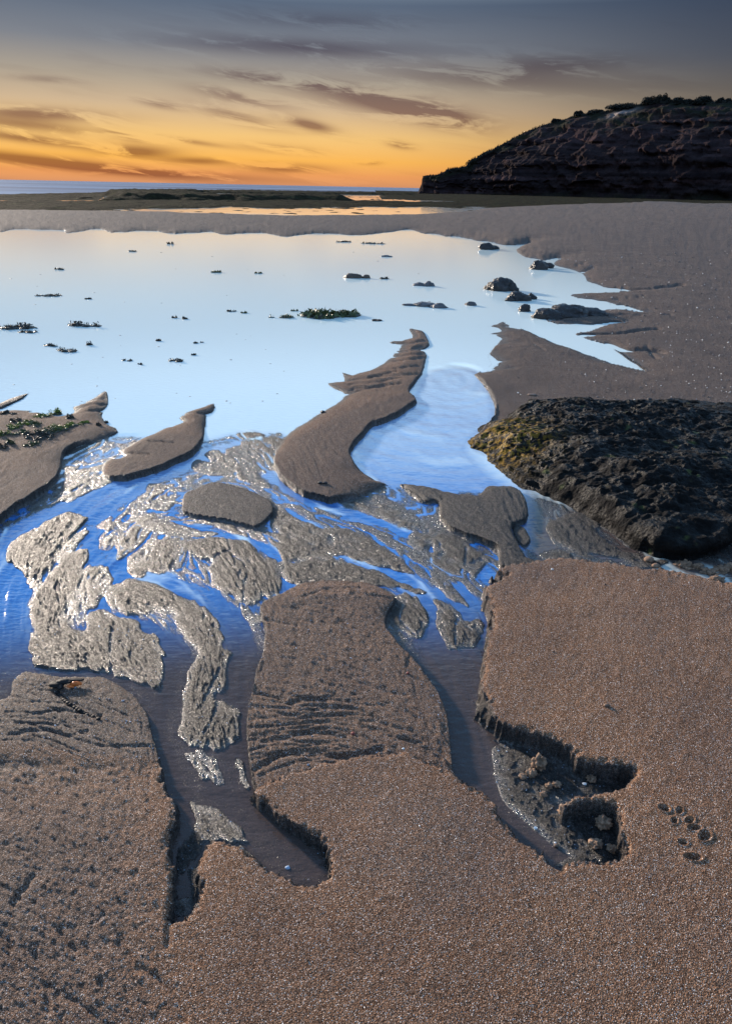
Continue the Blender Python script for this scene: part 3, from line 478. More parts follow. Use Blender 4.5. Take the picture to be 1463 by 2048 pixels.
m_sand, n, b = newmat('beach_sand')
p = pos(n); wet = attr(n, 'wet'); film = attr(n, 'film')
v = voro(n, p, 850); hsv = n.n('ShaderNodeSeparateColor'); n.put(hsv.inputs[0], v)
grain = n.ramp(hsv.outputs[0], [(0, (.014, .008, .006, 1)), (.25, (.064, .036, .024, 1)), (.50, (.155, .088, .057, 1)), (.74, (.255, .148, .096, 1)), (.90, (.38, .24, .165, 1)), (.96, (.42, .34, .28, 1)), (1., (.80, .78, .76, 1))])
big = n.noise(p, 3.0, 5, .6)
grain = n.mix(1.0, grain, n.ramp(big, [(.3, (.80, .80, .82, 1)), (.7, (1.12, 1.08, 1.02, 1))]), 'MULTIPLY')
wetc = n.mix(1.0, grain, (.38, .46, .58, 1), 'MULTIPLY')
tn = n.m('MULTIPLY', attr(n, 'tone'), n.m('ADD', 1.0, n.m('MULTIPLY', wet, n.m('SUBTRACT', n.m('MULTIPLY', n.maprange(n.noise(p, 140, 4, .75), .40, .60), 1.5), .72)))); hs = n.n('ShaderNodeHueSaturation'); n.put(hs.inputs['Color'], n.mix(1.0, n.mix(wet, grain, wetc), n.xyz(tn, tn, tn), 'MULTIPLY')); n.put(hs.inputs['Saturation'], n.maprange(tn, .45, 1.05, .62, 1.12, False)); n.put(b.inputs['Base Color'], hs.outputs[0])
rg = n.m('SUBTRACT', n.m('MULTIPLY_ADD', wet, -.22, .82), n.m('MULTIPLY', film, .36)); n.put(b.inputs['Roughness'], n.m('ADD', rg, n.m('MULTIPLY', wet, n.maprange(n.noise(p, 210, 3, .7), .40, .60, .2, -.34)))); n.put(b.inputs['IOR'], n.m('ADD', n.m('MULTIPLY_ADD', wet, .22, 1.22), n.m('MULTIPLY', film, .5)))
gb = n.m('ADD', voro(n, p, 430, 'Distance'), n.m('MULTIPLY', n.noise(p, 900, 2), .4))
b1 = bump(n, gb, .0018, n.m('MULTIPLY_ADD', wet, -.45, .95)); b2 = bump(n, n.noise(p, 260, 3, .65), .0034, n.m('MULTIPLY_ADD', wet, .45, .5), b1)
b3 = bump(n, n.noise(p, 170, 5, .75), .010, n.m('MULTIPLY', wet, n.m('SUBTRACT', 1.0, n.m('MULTIPLY', film, .7))), b2)
n.put(b.inputs['Normal'], b3)

m_water, n, b = newmat('clear_stream_water')
p = pos(n); skysheen = attr(n, 'skysheen'); skyblue = attr(n, 'skyblue')
cl = n.mix(skysheen, n.mix(skyblue, (.078, .058, .052, 1), (.016, .130, .42, 1)), (.86, .985, .945, 1))  # sky reflection painted into the base colour: pale in the pool, blue in streams
n.put(b.inputs['Base Color'], cl); n.put(b.inputs['Roughness'], n.m('MULTIPLY_ADD', skysheen, -.03, .09)); n.put(b.inputs['IOR'], n.m('ADD', n.m('MULTIPLY_ADD', skysheen, .05, 1.32), n.m('MULTIPLY', skyblue, .62)))
mp = n.n('ShaderNodeMapping'); n.put(mp.inputs[0], p); mp.inputs['Scale'].default_value = (1, 2.2, 1)
r1 = n.noise(mp.outputs[0], 22, 3, .55)
n.put(b.inputs['Normal'], bump(n, r1, .006, n.m('MULTIPLY_ADD', skysheen, -.42, .5)))
n.put(b.inputs['Alpha'], attr(n, 'depth'))

m_sea, n, b = newmat('sea_water')
p = pos(n); mp = n.n('ShaderNodeMapping'); n.put(mp.inputs[0], p); mp.inputs['Scale'].default_value = (.006, .02, 1)
n.put(b.inputs['Base Color'], n.ramp(n.noise(mp.outputs[0], 1., 3), [(.35, lin(82, 84, 102)), (.65, lin(122, 138, 160))])); b.inputs['Roughness'].default_value = .5; b.inputs['IOR'].default_value = 1.15

def rockmat(name, c0, c1, c2, rough=.6, sc=1., wetg=.0, bd=.01, ior=1.45):
    m, n, b = newmat(name); p = pos(n)
    c = n.ramp(n.noise(p, 9*sc, 8, .7), [(.32, c0), (.52, c1), (.74, c2)])
    n.put(b.inputs['Base Color'], c); b.inputs['IOR'].default_value = ior
    n.put(b.inputs['Roughness'], n.maprange(n.noise(p, 14*sc, 4), .35, .65, rough-wetg, rough+.1))
    vv = n.m('MULTIPLY', voro(n, p, 38*sc, 'Distance'), .7)
    n.put(b.inputs['Normal'], bump(n, n.m('ADD', n.noise(p, 30*sc, 8, .7), vv), bd, .9)); return m
m_big, n, b = newmat('pitted_reef_rock')
p = pos(n); gx = n.m('MULTIPLY', attr(n, 'moss'), 1.5, clamp=True)
c = n.ramp(n.noise(p, 22, 8, .7), [(.3, (.0015, .0015, .0015, 1)), (.52, (.0035, .003, .003, 1)), (.75, (.012, .0095, .008, 1))])
c = n.mix(n.m('MULTIPLY', gx, n.maprange(n.noise(p, 45, 4), .42, .62)), c, (.26, .15, .02, 1))
c = n.mix(n.maprange(n.noise(p, 11, 5), .64, .74), c, (.055, .065, .022, 1))
n.put(b.inputs['Base Color'], c); n.put(b.inputs['Roughness'], n.maprange(n.noise(p, 16, 3), .4, .6, .45, .9)); b.inputs['IOR'].default_value = 1.27
n.put(b.inputs['Normal'], bump(n, n.m('ADD', n.noise(p, 70, 8, .75), n.m('MULTIPLY', voro(n, p, 75, 'Distance'), .7)), .012, .85))
m_rock = rockmat('dark_wet_rock', (.008, .007, .007, 1), (.028, .023, .022, 1), (.07, .058, .052, 1), .5, 1.2, .2)
m_stone = rockmat('grey_flat_stone', (.05, .045, .045, 1), (.11, .10, .105, 1), (.19, .18, .19, 1), .6, 1., .2)
m_reef = rockmat('weedy_reef', (.012, .010, .006, 1), (.022, .018, .010, 1), (.050, .052, .020, 1), .9, .12, .0, .08, ior=1.08)
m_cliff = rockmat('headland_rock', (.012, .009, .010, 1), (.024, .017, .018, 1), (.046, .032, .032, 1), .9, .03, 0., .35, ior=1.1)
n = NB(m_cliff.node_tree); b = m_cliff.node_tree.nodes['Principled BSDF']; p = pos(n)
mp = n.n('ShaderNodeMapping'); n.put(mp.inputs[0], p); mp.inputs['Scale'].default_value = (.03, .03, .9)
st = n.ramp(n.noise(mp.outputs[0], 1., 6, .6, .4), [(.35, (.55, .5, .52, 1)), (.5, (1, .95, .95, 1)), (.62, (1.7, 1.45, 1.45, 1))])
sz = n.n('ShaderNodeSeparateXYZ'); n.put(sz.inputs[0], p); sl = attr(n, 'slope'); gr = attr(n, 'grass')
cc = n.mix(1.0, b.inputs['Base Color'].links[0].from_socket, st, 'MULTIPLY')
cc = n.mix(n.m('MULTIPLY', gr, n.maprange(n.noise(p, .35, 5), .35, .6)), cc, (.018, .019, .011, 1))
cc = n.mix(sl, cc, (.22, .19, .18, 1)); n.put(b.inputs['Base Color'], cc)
def plain(name, c, rough=.6, ior=1.45, var=.4, sc=30):
    m, n, b = newmat(name); p = pos(n); c2 = tuple(x*(1-var) for x in c[:3])+(1,); c3 = tuple(min(1, x*(1+var)) for x in c[:3])+(1,)
    n.put(b.inputs['Base Color'], n.ramp(n.noise(p, sc, 4, .6), [(.35, c2), (.65, c3)])); b.inputs['Roughness'].default_value = rough; b.inputs['IOR'].default_value = ior
    return m
m_weed = plain('dark_seaweed', (.035, .032, .024, 1), .45); m_weedb = plain('brown_seaweed', (.075, .05, .035, 1), .5)
m_green = plain('green_seaweed', (.15, .19, .025, 1), .5); m_olive = plain('olive_seaweed', (.075, .095, .035, 1), .5)
m_orange = plain('orange_seaweed', (.55, .12, .015, 1), .35); m_black = plain('black_kelp', (.012, .010, .010, 1), .65, ior=1.3)
m_shell = plain('white_shell', (.75, .73, .70, 1), .35, var=.15); m_red = plain('red_pebble', (.22, .045, .03, 1), .5); m_brown = plain('brown_pebble', (.12, .075, .05, 1), .6); m_blue = plain('blue_grey_shell', (.3, .38, .5, 1), .3)
m_bush = plain('scrub_leaves', (.010, .011, .007, 1), .8, sc=2); m_stem = plain('scrub_wood', (.03, .022, .018, 1), .8); m_clod = plain('sand_clod', (.20, .125, .08, 1), .85, sc=90, var=.5)

# ------------------------------------------------------------------ ground and water objects
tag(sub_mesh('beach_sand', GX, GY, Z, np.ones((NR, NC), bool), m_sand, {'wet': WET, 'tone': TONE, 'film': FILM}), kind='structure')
w2 = (slice(0, NR), slice(0, NC))
Mw = mask_poly([(-1500,1020),(-600,1020),(0,980),(130,915),(240,880),(400,890),(480,872),(560,876),(600,890),(700,850),(820,800),(850,755),(900,740),(960,750),(990,830),(930,900),(1040,980),(1463,1080),(2300,1100),(2300,3200),(-1500,3200)], 40)
isl = np.clip(1-Mb, 0, 1); skysheen = 1-Mw*(1-sstep(GY, 30, 34)); skysheen = np.maximum(skysheen, .55*Rch*(1-sstep(PYg, 800, 960)))  # pale base colour standing in for the pool's bright sky reflection
skysheen = skysheen*(.62+.38*sstep(-PYg, -880, -600)); skysheen = np.maximum(skysheen, .30*Mb*(1-sstep(PYg, 870, 1050)))
flowm = sstep(L2*.8+L3*.6+L1*.3, .5, 2.2)*Mb*(1-sstep(PYg, 1080, 1330)); skysheen = np.clip(skysheen+.55*flowm*(1-.75*Rch), 0, 1)  # pale streaks painted along the flow for sky caught on the ripples
skybluec = 1-sstep(PYg-.12*np.clip(500-PXg, 0, 500), 1120, 1340); skybluec = skybluec*(1-sstep(PXg, 1010, 1080))  # where the blue of reflected sky is painted into the streams
rip = np.where(Mb > .02, Mb*SCg*(.55*L2+.5*L3+.28*L1)*(1-.72*low)*(1-.6*Rch), 0)
arc = np.hypot(PXg-905, (PYg-760)*1.9); rip = rip+Rch*SCg*.42*np.sin(arc/5.5+2*fbm(GX*3, GY*3, oct=2))*(.4+.6*np.clip(fbm(GX*6, GY*6, oct=2, seed=5)+.4, 0, 1))
near = (Z < .005) & (GY < 33) & (GY > .1)
dil = near.copy()
for _ in range(2):
    dil[1:] |= dil[:-1]; dil[:-1] |= dil[1:]; dil[:, 1:] |= dil[:, :-1]; dil[:, :-1] |= dil[:, 1:]
dil &= ~(plate_in & (GY < 0.9) & (Z > .02))
tag(sub_mesh('tide_pool_water', GX[w2], GY[w2], rip[w2], dil[w2], m_water, {'skysheen': skysheen[w2], 'skyblue': skybluec[w2], 'depth': np.maximum(.25+(.75-.18*low)*sstep(rip-Z, -.0002, .0026), skysheen*(Mb < .5))}), kind='structure')
farw = mesh_np('far_tide_pool_water', [tuple(G(x, y, -.02)) for x, y in [(-700,450),(1700,450),(1700,399),(1300,396),(830,389),(400,386),(215,390),(196,401),(-700,401)]], [tuple(range(9))], None, False)
m_far, n, b = newmat('far_pool_water'); b.inputs['Base Color'].default_value = (.92, .86, .76, 1); b.inputs['Roughness'].default_value = .06; b.inputs['IOR'].default_value = 1.9  # pale cream base carries the bright sky reflection in its colour
p = pos(n); mp = n.n('ShaderNodeMapping'); n.put(mp.inputs[0], p); mp.inputs['Scale'].default_value = (.5, .25, 1); n.put(b.inputs['Normal'], bump(n, n.noise(mp.outputs[0], 1.5, 3), .02, .6))
farw.data.materials.append(m_far); tag(farw, kind='structure')
sea = mesh_np('sea', [(-9000, 60, -.25), (9000, 60, -.25), (9000, 12000, -.25), (-9000, 12000, -.25)], [(0, 1, 2, 3)], m_sea, False); tag(sea, kind='structure')

# ------------------------------------------------------------------ reef beyond the far bank
def ground_poly(name, pts, h, wi_m, step, mat, rough_h, seed, rsx=1., rsy=1.):
    W_ = np.array([G(x, y, 0)[:2] for x, y in pts]); x0, y0 = W_.min(0)-1; x1, y1 = W_.max(0)+1
    nx, ny = int((x1-x0)/step[0])+2, int((y1-y0)/step[1])+2
    X, Y = np.meshgrid(np.linspace(x0, x1, nx), np.linspace(y0, y1, ny)); Y = Y[::-1]
    D = np.full(X.shape, 1e9); ins = np.zeros(X.shape, bool); n_ = len(W_)
    wx = X+1.2*vnoise(X*.6, Y*.35, seed=seed)*rsx; wy = Y+2.*vnoise(X*.5, Y*.3, seed=seed+1)*rsy
    for i in range(n_):
        (ax, ay), (bx, by) = W_[i], W_[(i+1) % n_]; dx, dy = bx-ax, by-ay; t = np.clip(((wx-ax)*dx+(wy-ay)*dy)/(dx*dx+dy*dy+1e-9), 0, 1)
        D = np.minimum(D, np.hypot(wx-ax-t*dx, wy-ay-t*dy))
        if ay != by: ins ^= ((wy > min(ay, by)) & (wy <= max(ay, by)) & (wx > ax+(wy-ay)*dx/dy))
    sg = np.where(ins, D, -D); Zr = h*np.clip(sg/wi_m, -1, 1)+rough_h*fbm(X*1.3, Y*.7, oct=4, seed=seed+3)*1.6
    return sub_mesh(name, X, Y, Zr, Zr > -.12, mat)
o = ground_poly('weedy_reef_flat', [(-700,401),(0,401.5),(200,402),(420,399),(700,400),(850,404),(1000,402),(1250,404),(1250,416),(1000,415),(930,414),(700,413),(560,416),(480,413),(350,416),(300,418),(150,420),(0,420),(-700,420)], .05, 1.6, (.2, .5), m_reef, .055, 200); tag(o, kind='structure')
o = ground_poly('far_reef_flat', [(770,389),(830,388),(1000,388),(1300,397),(1463,399),(1700,400),(1700,412),(1250,410),(1000,404),(880,401),(780,398)], .06, 3, (.5, .8), m_reef, .05, 205); tag(o, kind='structure')
o = ground_poly('reef_ledge', [(196,391),(215,386),(350,383.5),(420,386),(400,391),(420,396),(700,399),(700,402),(300,401),(205,400)], .42, 1.5, (.25, .5), m_reef, .10, 210); tag(o, 'low dark weed-covered reef ledge running into the sea left of the far pools', 'reef')
o = ground_poly('reef_ledge', [(350,382.5),(480,382),(600,384),(830,387.5),(830,390),(600,388.6),(420,386)], .22, 1.5, (.4, .8), m_reef, .12, 215, .5, .5); tag(o, 'thin far line of dark reef between the bright far pool and the sea', 'reef')

# ------------------------------------------------------------------ headland
SIL = [(829,388),(836,386),(839,376),(843,368),(845,353),(860,351),(872,351),(885,345),(900,337),(915,336),(930,333),(938,322),(950,316),(970,305),(1000,291),(1040,269),(1080,252),(1130,239),(1160,229),(1200,225),(1230,219),(1270,211),(1295,207),(1320,204),(1350,207),(1400,207),(1440,204),(1463,206),(1550,200),(1700,190),(2000,185),(2600,230)]
sxp = np.array([s[0] for s in SIL]); syp = np.array([s[1] for s in SIL])
NCc, NRr = 900, 120
xs = np.concatenate([np.linspace(829, 1480, 760), np.linspace(1481, 2600, 140)]); tops = np.interp(xs, sxp, syp)
# cliff foot runs obliquely towards us; ridge lies behind it
P0, P1 = np.array([10.5, 190.]), np.array([95., 128.])
foot = []; ridge = []
for x, ty in zip(xs, tops):
    d = raydir(x, 380+.02*x); dd = d[:2]/np.linalg.norm(d[:2])
    M = np.array([[dd[0], -(P1-P0)[0]], [dd[1], -(P1-P0)[1]]]); sol = np.linalg.solve(M, P0); D = max(60, sol[0])
    foot.append(dd*D)
    setb = 2+26*sstep(x, 835, 1150); q = at_dist(x, ty, D+setb); ridge.append(q)
foot = np.array(foot); ridge = np.array(ridge)
U = np.concatenate([np.linspace(0, 1, 95), 1+np.linspace(.04, 1, 25)])
V = np.zeros((len(U), len(xs), 3)); slope = np.zeros(V.shape[:2]); grass = np.zeros(V.shape[:2])
for i, u in enumerate(U):
    if u <= 1:
        zf = u**.86; hf = .18*u+.82*u**2.2
        V[i, :, :2] = foot+(ridge[:, :2]-foot)*hf; V[i, :, 2] = -.3+(ridge[:, 2]+.3)*zf
    else:
        w = u-1; dirn = ridge[:, :2]/np.linalg.norm(ridge[:, :2], axis=1)[:, None]
        V[i, :, :2] = ridge[:, :2]+dirn*w*60; V[i, :, 2] = ridge[:, 2]*(1-w**1.5*1.05)-.3*w
nrmv = np.array([-.64, -.77]); X, Y, Zz = V[..., 0].copy(), V[..., 1].copy(), V[..., 2].copy(); al = (X*.77-Y*.64)
hgt = np.maximum(Zz, 0); Uc = np.minimum(U, 1)[:, None]; edge = sstep(Uc, 0, .06)*(1-sstep(Uc, .9, 1.0))
led = fbm(al*.03, Zz*.9, oct=3, seed=301); led2 = np.abs(fbm(al*.12+Zz*.15, Zz*.22, oct=5, seed=310)); gul = fbm(al*.10, Zz*.03+3, oct=4, seed=320)
disp = edge*(1.8*led+2.8*(.3-led2)+3.0*gul+.9*fbm(al*.8, Zz*.9, oct=3, seed=330)); small = sstep(xs, 833, 900)[None, :]*.85+.15
V[..., 0] += nrmv[0]*disp*small; V[..., 1] += nrmv[1]*disp*small; V[..., 2] += edge*.8*fbm(al*.3, Uc*9, oct=3, seed=340)*small
V[..., 2] += (1-edge)*(Uc > .5)*.35*fbm(al*.9, al*.1, oct=3, seed=350)
xg = xs[None, :]
slope = np.exp(-((xg-1235)/32)**2)*np.exp(-((Uc-.93-(xg-1235)*.0007)/.035)**2)*(U[:, None] <= 1); grass = sstep(Uc+.25*fbm(al*.2, Zz*.2, seed=7), .72, .95)
grass = np.maximum(grass, .6*sstep(-Uc, -.07, -.02))
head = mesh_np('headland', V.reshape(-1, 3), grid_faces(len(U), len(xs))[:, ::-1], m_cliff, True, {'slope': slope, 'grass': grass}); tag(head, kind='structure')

# ------------------------------------------------------------------ small builders
def ico(sub):
    bm = bmesh.new(); bmesh.ops.create_icosphere(bm, subdivisions=sub, radius=1.0)
    V = np.array([v.co[:] for v in bm.verts]); Fc = np.array([[v.index for v in f.verts] for f in bm.faces]); bm.free(); return V, Fc
ICO = {k: ico(k) for k in (1, 2, 3, 4, 5)}
def merge(parts):
    Vs, Fs, o = [], [], 0
    for V_, F_ in parts: Vs.append(V_); Fs.append(F_+o); o += len(V_)
    return np.vstack(Vs), np.vstack(Fs)
def lump(c, r, seed, sub=3, amp=.35, fr=1.6, flat=None, pit=0.):
    V_, F_ = ICO[sub]; V_ = V_.copy()
    k = 1+amp*fbm(V_[:, 0]*fr+seed*3.7, V_[:, 1]*fr, V_[:, 2]*fr, oct=4, seed=seed, gain=.6)
    if pit: k -= pit*np.abs(fbm(V_[:, 0]*7, V_[:, 1]*7+seed, V_[:, 2]*7, oct=2, seed=seed+5))
    V_ = V_*k[:, None]*np.array(r)
    return V_+np.array(c), F_
def blobs(name, px, py, lumps, mat, sub=4, amp=.4, z=0., pit=.25, seed=1, fr=1.6):
    """lumps: (dx px, dy px, rx px, height px, depth ratio)"""
    parts = []
    for k, (dx, dy, rx, hz, dr) in enumerate(lumps):
        c = G(px+dx, py+dy, z); s = mpp(c); parts.append(lump((c[0], c[1]+rx*s*dr, c[2]), (rx*s, rx*s*dr, hz*s), seed+k*3, sub, amp, fr, pit=pit))
    V_, F_ = merge(parts); c = G(px, py, z); o = mesh_np(name, V_-c, F_, mat); o.location = c; return o
def leaves(c, r, n, size, seed, up=.4):
    g = np.random.default_rng(seed); P = g.normal(size=(n, 3)); P /= np.linalg.norm(P, axis=1)[:, None]; P *= (g.random((n, 1))**.45); P[:, 2] = np.abs(P[:, 2]) if up else P[:, 2]
    P = P*np.array(r)+np.array(c); a = g.normal(size=(n, 3)); a /= np.linalg.norm(a, axis=1)[:, None]; b_ = np.cross(a, g.normal(size=(n, 3))); b_ /= np.linalg.norm(b_, axis=1)[:, None]
    s = size*(.5+g.random((n, 1))); mid = P+b_*s*.35*(g.random((n, 1))-.5)
    V_ = np.concatenate([P-a*s, mid+b_*s*.45, P+a*s, mid-b_*s*.45], 1).reshape(-1, 3); F_ = np.arange(4*n).reshape(-1, 4); return V_, F_
def tris(F_): return np.vstack([F_[:, [0, 1, 2]], F_[:, [0, 2, 3]]])

# ------------------------------------------------------------------ scrub on the headland
BUSH = [(1300,206,24,11,'dark spreading scrub bush at the summit of the headland'),(1322,199,16,14,'tallest wind-blown scrub bush standing up from the headland summit'),(1352,207,24,10,'rounded scrub bush just right of the headland summit'),(1406,206,22,12,'domed dark bush on the skyline near the right frame edge'),(1445,206,18,8,'low bush on the headland skyline at the right frame edge'),
 (1247,217,34,7,'long low scrub patch above the pale sand slope'),(1190,226,22,5,'small low scrub clump on the headland left of the pale sand slope'),(1160,230,14,5,'little scrub clump halfway down the headland ridge'),(1110,243,11,4,'small tuft on the sloping headland skyline'),(1376,208,12,6,'small bush between the two rounded skyline bushes')]
def ridge_pt(px):
    i = int(np.clip(np.searchsorted(xs, px), 0, len(xs)-1)); return ridge[i]
for k, (bx, by, wpx, hpx, lab) in enumerate(BUSH):
    q = ridge_pt(bx); s = mpp(q); root = link(bpy.data.objects.new('scrub_bush', None)); root.location = (q[0], q[1], q[2]-.4); tag(root, lab, 'bush', 'scrub bushes on the headland ridge')
    parts = []; g = random.Random(k)
    for j in range(7):
        dx = (g.random()-.5)*1.4*wpx*s; hh = hpx*s*(1-(2*dx/(1.9*wpx*s))**2)*g.uniform(.75, 1.1)
        V_, F_ = leaves((dx, g.uniform(-.3, .3)*wpx*s, .2), (wpx*s*.42, wpx*s*.4, max(hh, .5)+.4), 620, .17+.1*s, 900+k*9+j); parts.append((V_, tris(F_)))
    V_, F_ = merge(parts); cr_o = mesh_np('crown', V_, F_, m_bush, False); cr_o.parent = root
    V_, F_ = merge([lump((dx*wpx*s, 0, .1), (.22, .22, hpx*s*.55+.5), k, 2, .3) for dx in (-.3, 0, .25)]); st_o = mesh_np('trunk', V_, F_, m_stem); st_o.parent = root
parts = []
g = random.Random(5)
for i in range(1500):
    px = g.uniform(850, 1463); q = ridge_pt(px); hh = g.uniform(.05, .4)*(1.6 if g.random() < .06 else 1); s = .12; lean = g.uniform(0, .5)
    b0 = np.array(q)+np.array([g.uniform(-.6, .6), g.uniform(-1.5, 1.5), -.3])
    parts.append((np.array([b0+[-s, 0, 0], b0+[s, 0, 0], b0+[lean+s*.3, 0, hh+.3], b0+[lean-.1, .1, hh+.1]]), np.array([[0, 1, 2], [0, 2, 3]])))
V_, F_ = merge(parts); o = mesh_np('ridge_grass', V_, F_, m_bush, False); tag(o, 'rough grass and low scrub fringing the headland skyline', 'grass', kind='stuff')

# ------------------------------------------------------------------ the big rock
ROCK = [(927,882),(935,868),(952,850),(978,838),(1000,824),(1050,810),(1110,802),(1180,806),(1230,804),(1300,808),(1380,815),(1463,818),(1650,822),(1900,840),(2000,900),(1900,1000),(1700,1050),(1550,1085),(1463,1085),(1420,1110),(1360,1120),(1300,1112),(1250,1095),(1200,1062),(1150,1030),(1100,1008),(1060,992),(1030,978),(1000,955),(975,932),(955,910),(932,896)]
Wp = np.array([G(x, y, .0)[:2] for x, y in ROCK]); 
x0, y0 = Wp.min(0)-.05; x1, y1 = Wp.max(0)+.05; xe = G(1560, 950)[0]
st_ = .0042; nx = int((xe-x0)/st_); ny = int((y1-y0)/st_)
xx = np.concatenate([np.linspace(x0, xe, nx), np.arange(xe+.02, x1, .02)]); X, Y = np.meshgrid(xx, np.linspace(y1, y0, ny))
wx = X+.05*fbm(X*6, Y*6, oct=4, seed=401); wy = Y+.05*fbm(X*6, Y*6, oct=4, seed=402); D = np.full(X.shape, 9.); ins = np.zeros(X.shape, bool)
for i in range(len(Wp)):
    (ax, ay), (bx, by) = Wp[i], Wp[(i+1) % len(Wp)]; dx, dy = bx-ax, by-ay; t = np.clip(((wx-ax)*dx+(wy-ay)*dy)/(dx*dx+dy*dy), 0, 1)
    D = np.minimum(D, np.hypot(wx-ax-t*dx, wy-ay-t*dy))
    if ay != by: ins ^= ((wy > min(ay, by)) & (wy <= max(ay, by)) & (wx > ax+(wy-ay)*dx/dy))
sg = np.where(ins, D, -D)
yb = G(1150, 806)[1]; nearness = sstep(-(Y-yb), -.02, .75)
topz = .02+.045*sstep(sg, 0, .16)*(1-nearness)+.095*nearness+.02*sstep(X, .6, 1.2)
leftn = 1-sstep(X, G(1010, 900)[0], G(1180, 900)[0])
prof = sstep(sg, -.012, .030+.09*(1-nearness)+.15*leftn)
topz = topz+.035*nearness*(sstep(sg, .02, .35))-.02*leftn+.05*(worley(X*3.2+.4*fbm(X*4, Y*4, oct=2), Y*4.5, 405)-.45)
pits = worley(X*26, Y*26, 411); pits2 = worley(X*60, Y*60, 415)
Zk = topz*prof+prof*(.042*(.45+.9*sstep(fbm(X*2.5, Y*4, oct=2, seed=407), -.3, .3))*fbm(X*5, Y*9, oct=7, seed=420, gain=.6)-.012*np.maximum(.55-pits, 0)*(1+fbm(X*5, Y*5, seed=9)*2)-.006*np.maximum(.5-pits2, 0)-.022*np.abs(fbm(X*13, Y*20, oct=5, seed=431)))
tq = np.round(Zk/.026)*.026; Zk = Zk+.55*(tq-Zk)*sstep(fbm(X*2, Y*3, oct=2, seed=408), -.1, .35)
Zk = np.where(sg < -.012, -.06, Zk-.02)
# undercut: shove the upper part outwards over its own foot on the near side
gy, gx_ = np.gradient(blur(sg.astype(np.float32), 6)); gl = np.hypot(gx_, gy)+1e-6; ox, oy = -gx_/gl, gy/gl
push = .045*np.exp(-(np.maximum(sg-.012, 0)/.035)**1.2)*sstep(Zk, .01, .07)*nearness
Xr = X+ox*push+.006*fbm(X*40, Y*40, oct=2, seed=440)*prof; Yr_ = Y+oy*push+.006*fbm(X*40, Y*40, oct=2, seed=441)*prof
moss = np.exp(-((X-G(1010, 900)[0])/.17)**2)*np.exp(-((Y-G(1010, 900)[1])/.25)**2)
o = sub_mesh('reef_boulder', Xr, Yr_, Zk, sg > -.02, m_big, {'moss': moss}); tag(o, 'large low black pitted rock slab with mustard-coloured left face lying across the right shore', 'rock')
print('rock verts', len(o.data.vertices))

# ------------------------------------------------------------------ rocks by the pool
R = 'dark rocks along the right edge of the pool'
o = blobs('wet_rock', 975, 500, [(0,0,17,13,.7),(13,-1,13,7,.6)], m_rock, seed=3); tag(o, 'farthest dark rock at the tip of the pool with a low tail', 'rock', R)
o = blobs('wet_rock', 1076, 498, [(0,0,9,9,.6)], m_rock, seed=5); tag(o, 'small pointed black rock at the far rivulet', 'rock', R)
o = blobs('wet_rock', 1103, 500, [(0,0,18,8,.7),(12,-2,9,8,.6)], m_rock, seed=8); tag(o, 'flat black rock on the far rivulet edge beside a small pointed one', 'rock', R)
o = blobs('wet_rock', 1080, 540, [(0,0,20,17,.8),(18,-3,12,10,.7)], m_rock, seed=11); tag(o, 'rounded black rock beside the rivulet mouth above the pyramid rock', 'rock', R)
o = blobs('wet_rock', 1006, 583, [(0,0,30,24,.8),(-20,-2,18,10,.8),(18,0,16,14,.7)], m_rock, seed=14, fr=1.1); tag(o, 'dark pyramid-shaped rock standing in the pool', 'rock', R)
o = blobs('wet_rock', 1040, 603, [(0,0,26,18,.7),(22,-4,14,10,.6),(-20,0,10,10,.6)], m_rock, seed=17); tag(o, 'jagged black rock touching the foot of the pyramid rock', 'rock', R)
o = blobs('wet_rock', 1050, 624, [(0,0,12,14,.7)], m_rock, seed=19); tag(o, 'small dark stone standing in water left of the long black rock', 'rock', R)
o = blobs('wet_rock', 1145, 640, [(0,0,48,27,.7),(-45,0,32,20,.7),(42,-3,38,17,.7)], m_rock, seed=21, amp=.32); tag(o, 'long humped black rock across the mouth of the stream', 'rock', R)
FS = 'flat stones showing through the pool surface'
o = blobs('pool_stone', 706, 557, [(0,0,22,9,.6),(26,0,9,8,.6)], m_weedb, seed=31, sub=3); tag(o, 'dark reddish weed-covered stone near the middle of the pool', 'stone', FS)
o = blobs('pool_stone', 848, 572, [(-10,0,14,6,.6),(10,1,13,9,.6)], m_stone, seed=33, sub=3); tag(o, 'small grey two-lobed stone in the pool left of the pyramid rock', 'stone', FS)
o = blobs('pool_stone', 855, 614, [(-5,0,28,8,.6),(-35,-2,18,4,.4),(22,3,18,9,.7)], m_stone, seed=35, sub=3); tag(o, 'long tapering grey stone lying in the pool', 'stone', FS)
o = blobs('pool_stone', 943, 612, [(0,0,12,8,.7),(-9,-2,6,4,.6)], m_stone, seed=37, sub=3); tag(o, 'small grey pointed stone alone in the pool near the long rock', 'stone', FS)
o = blobs('pool_stone', 773, 514, [(0,0,13,3,.5)], m_stone, seed=39, sub=3); tag(o, 'sliver of grey stone in the far right of the pool', 'stone', FS)

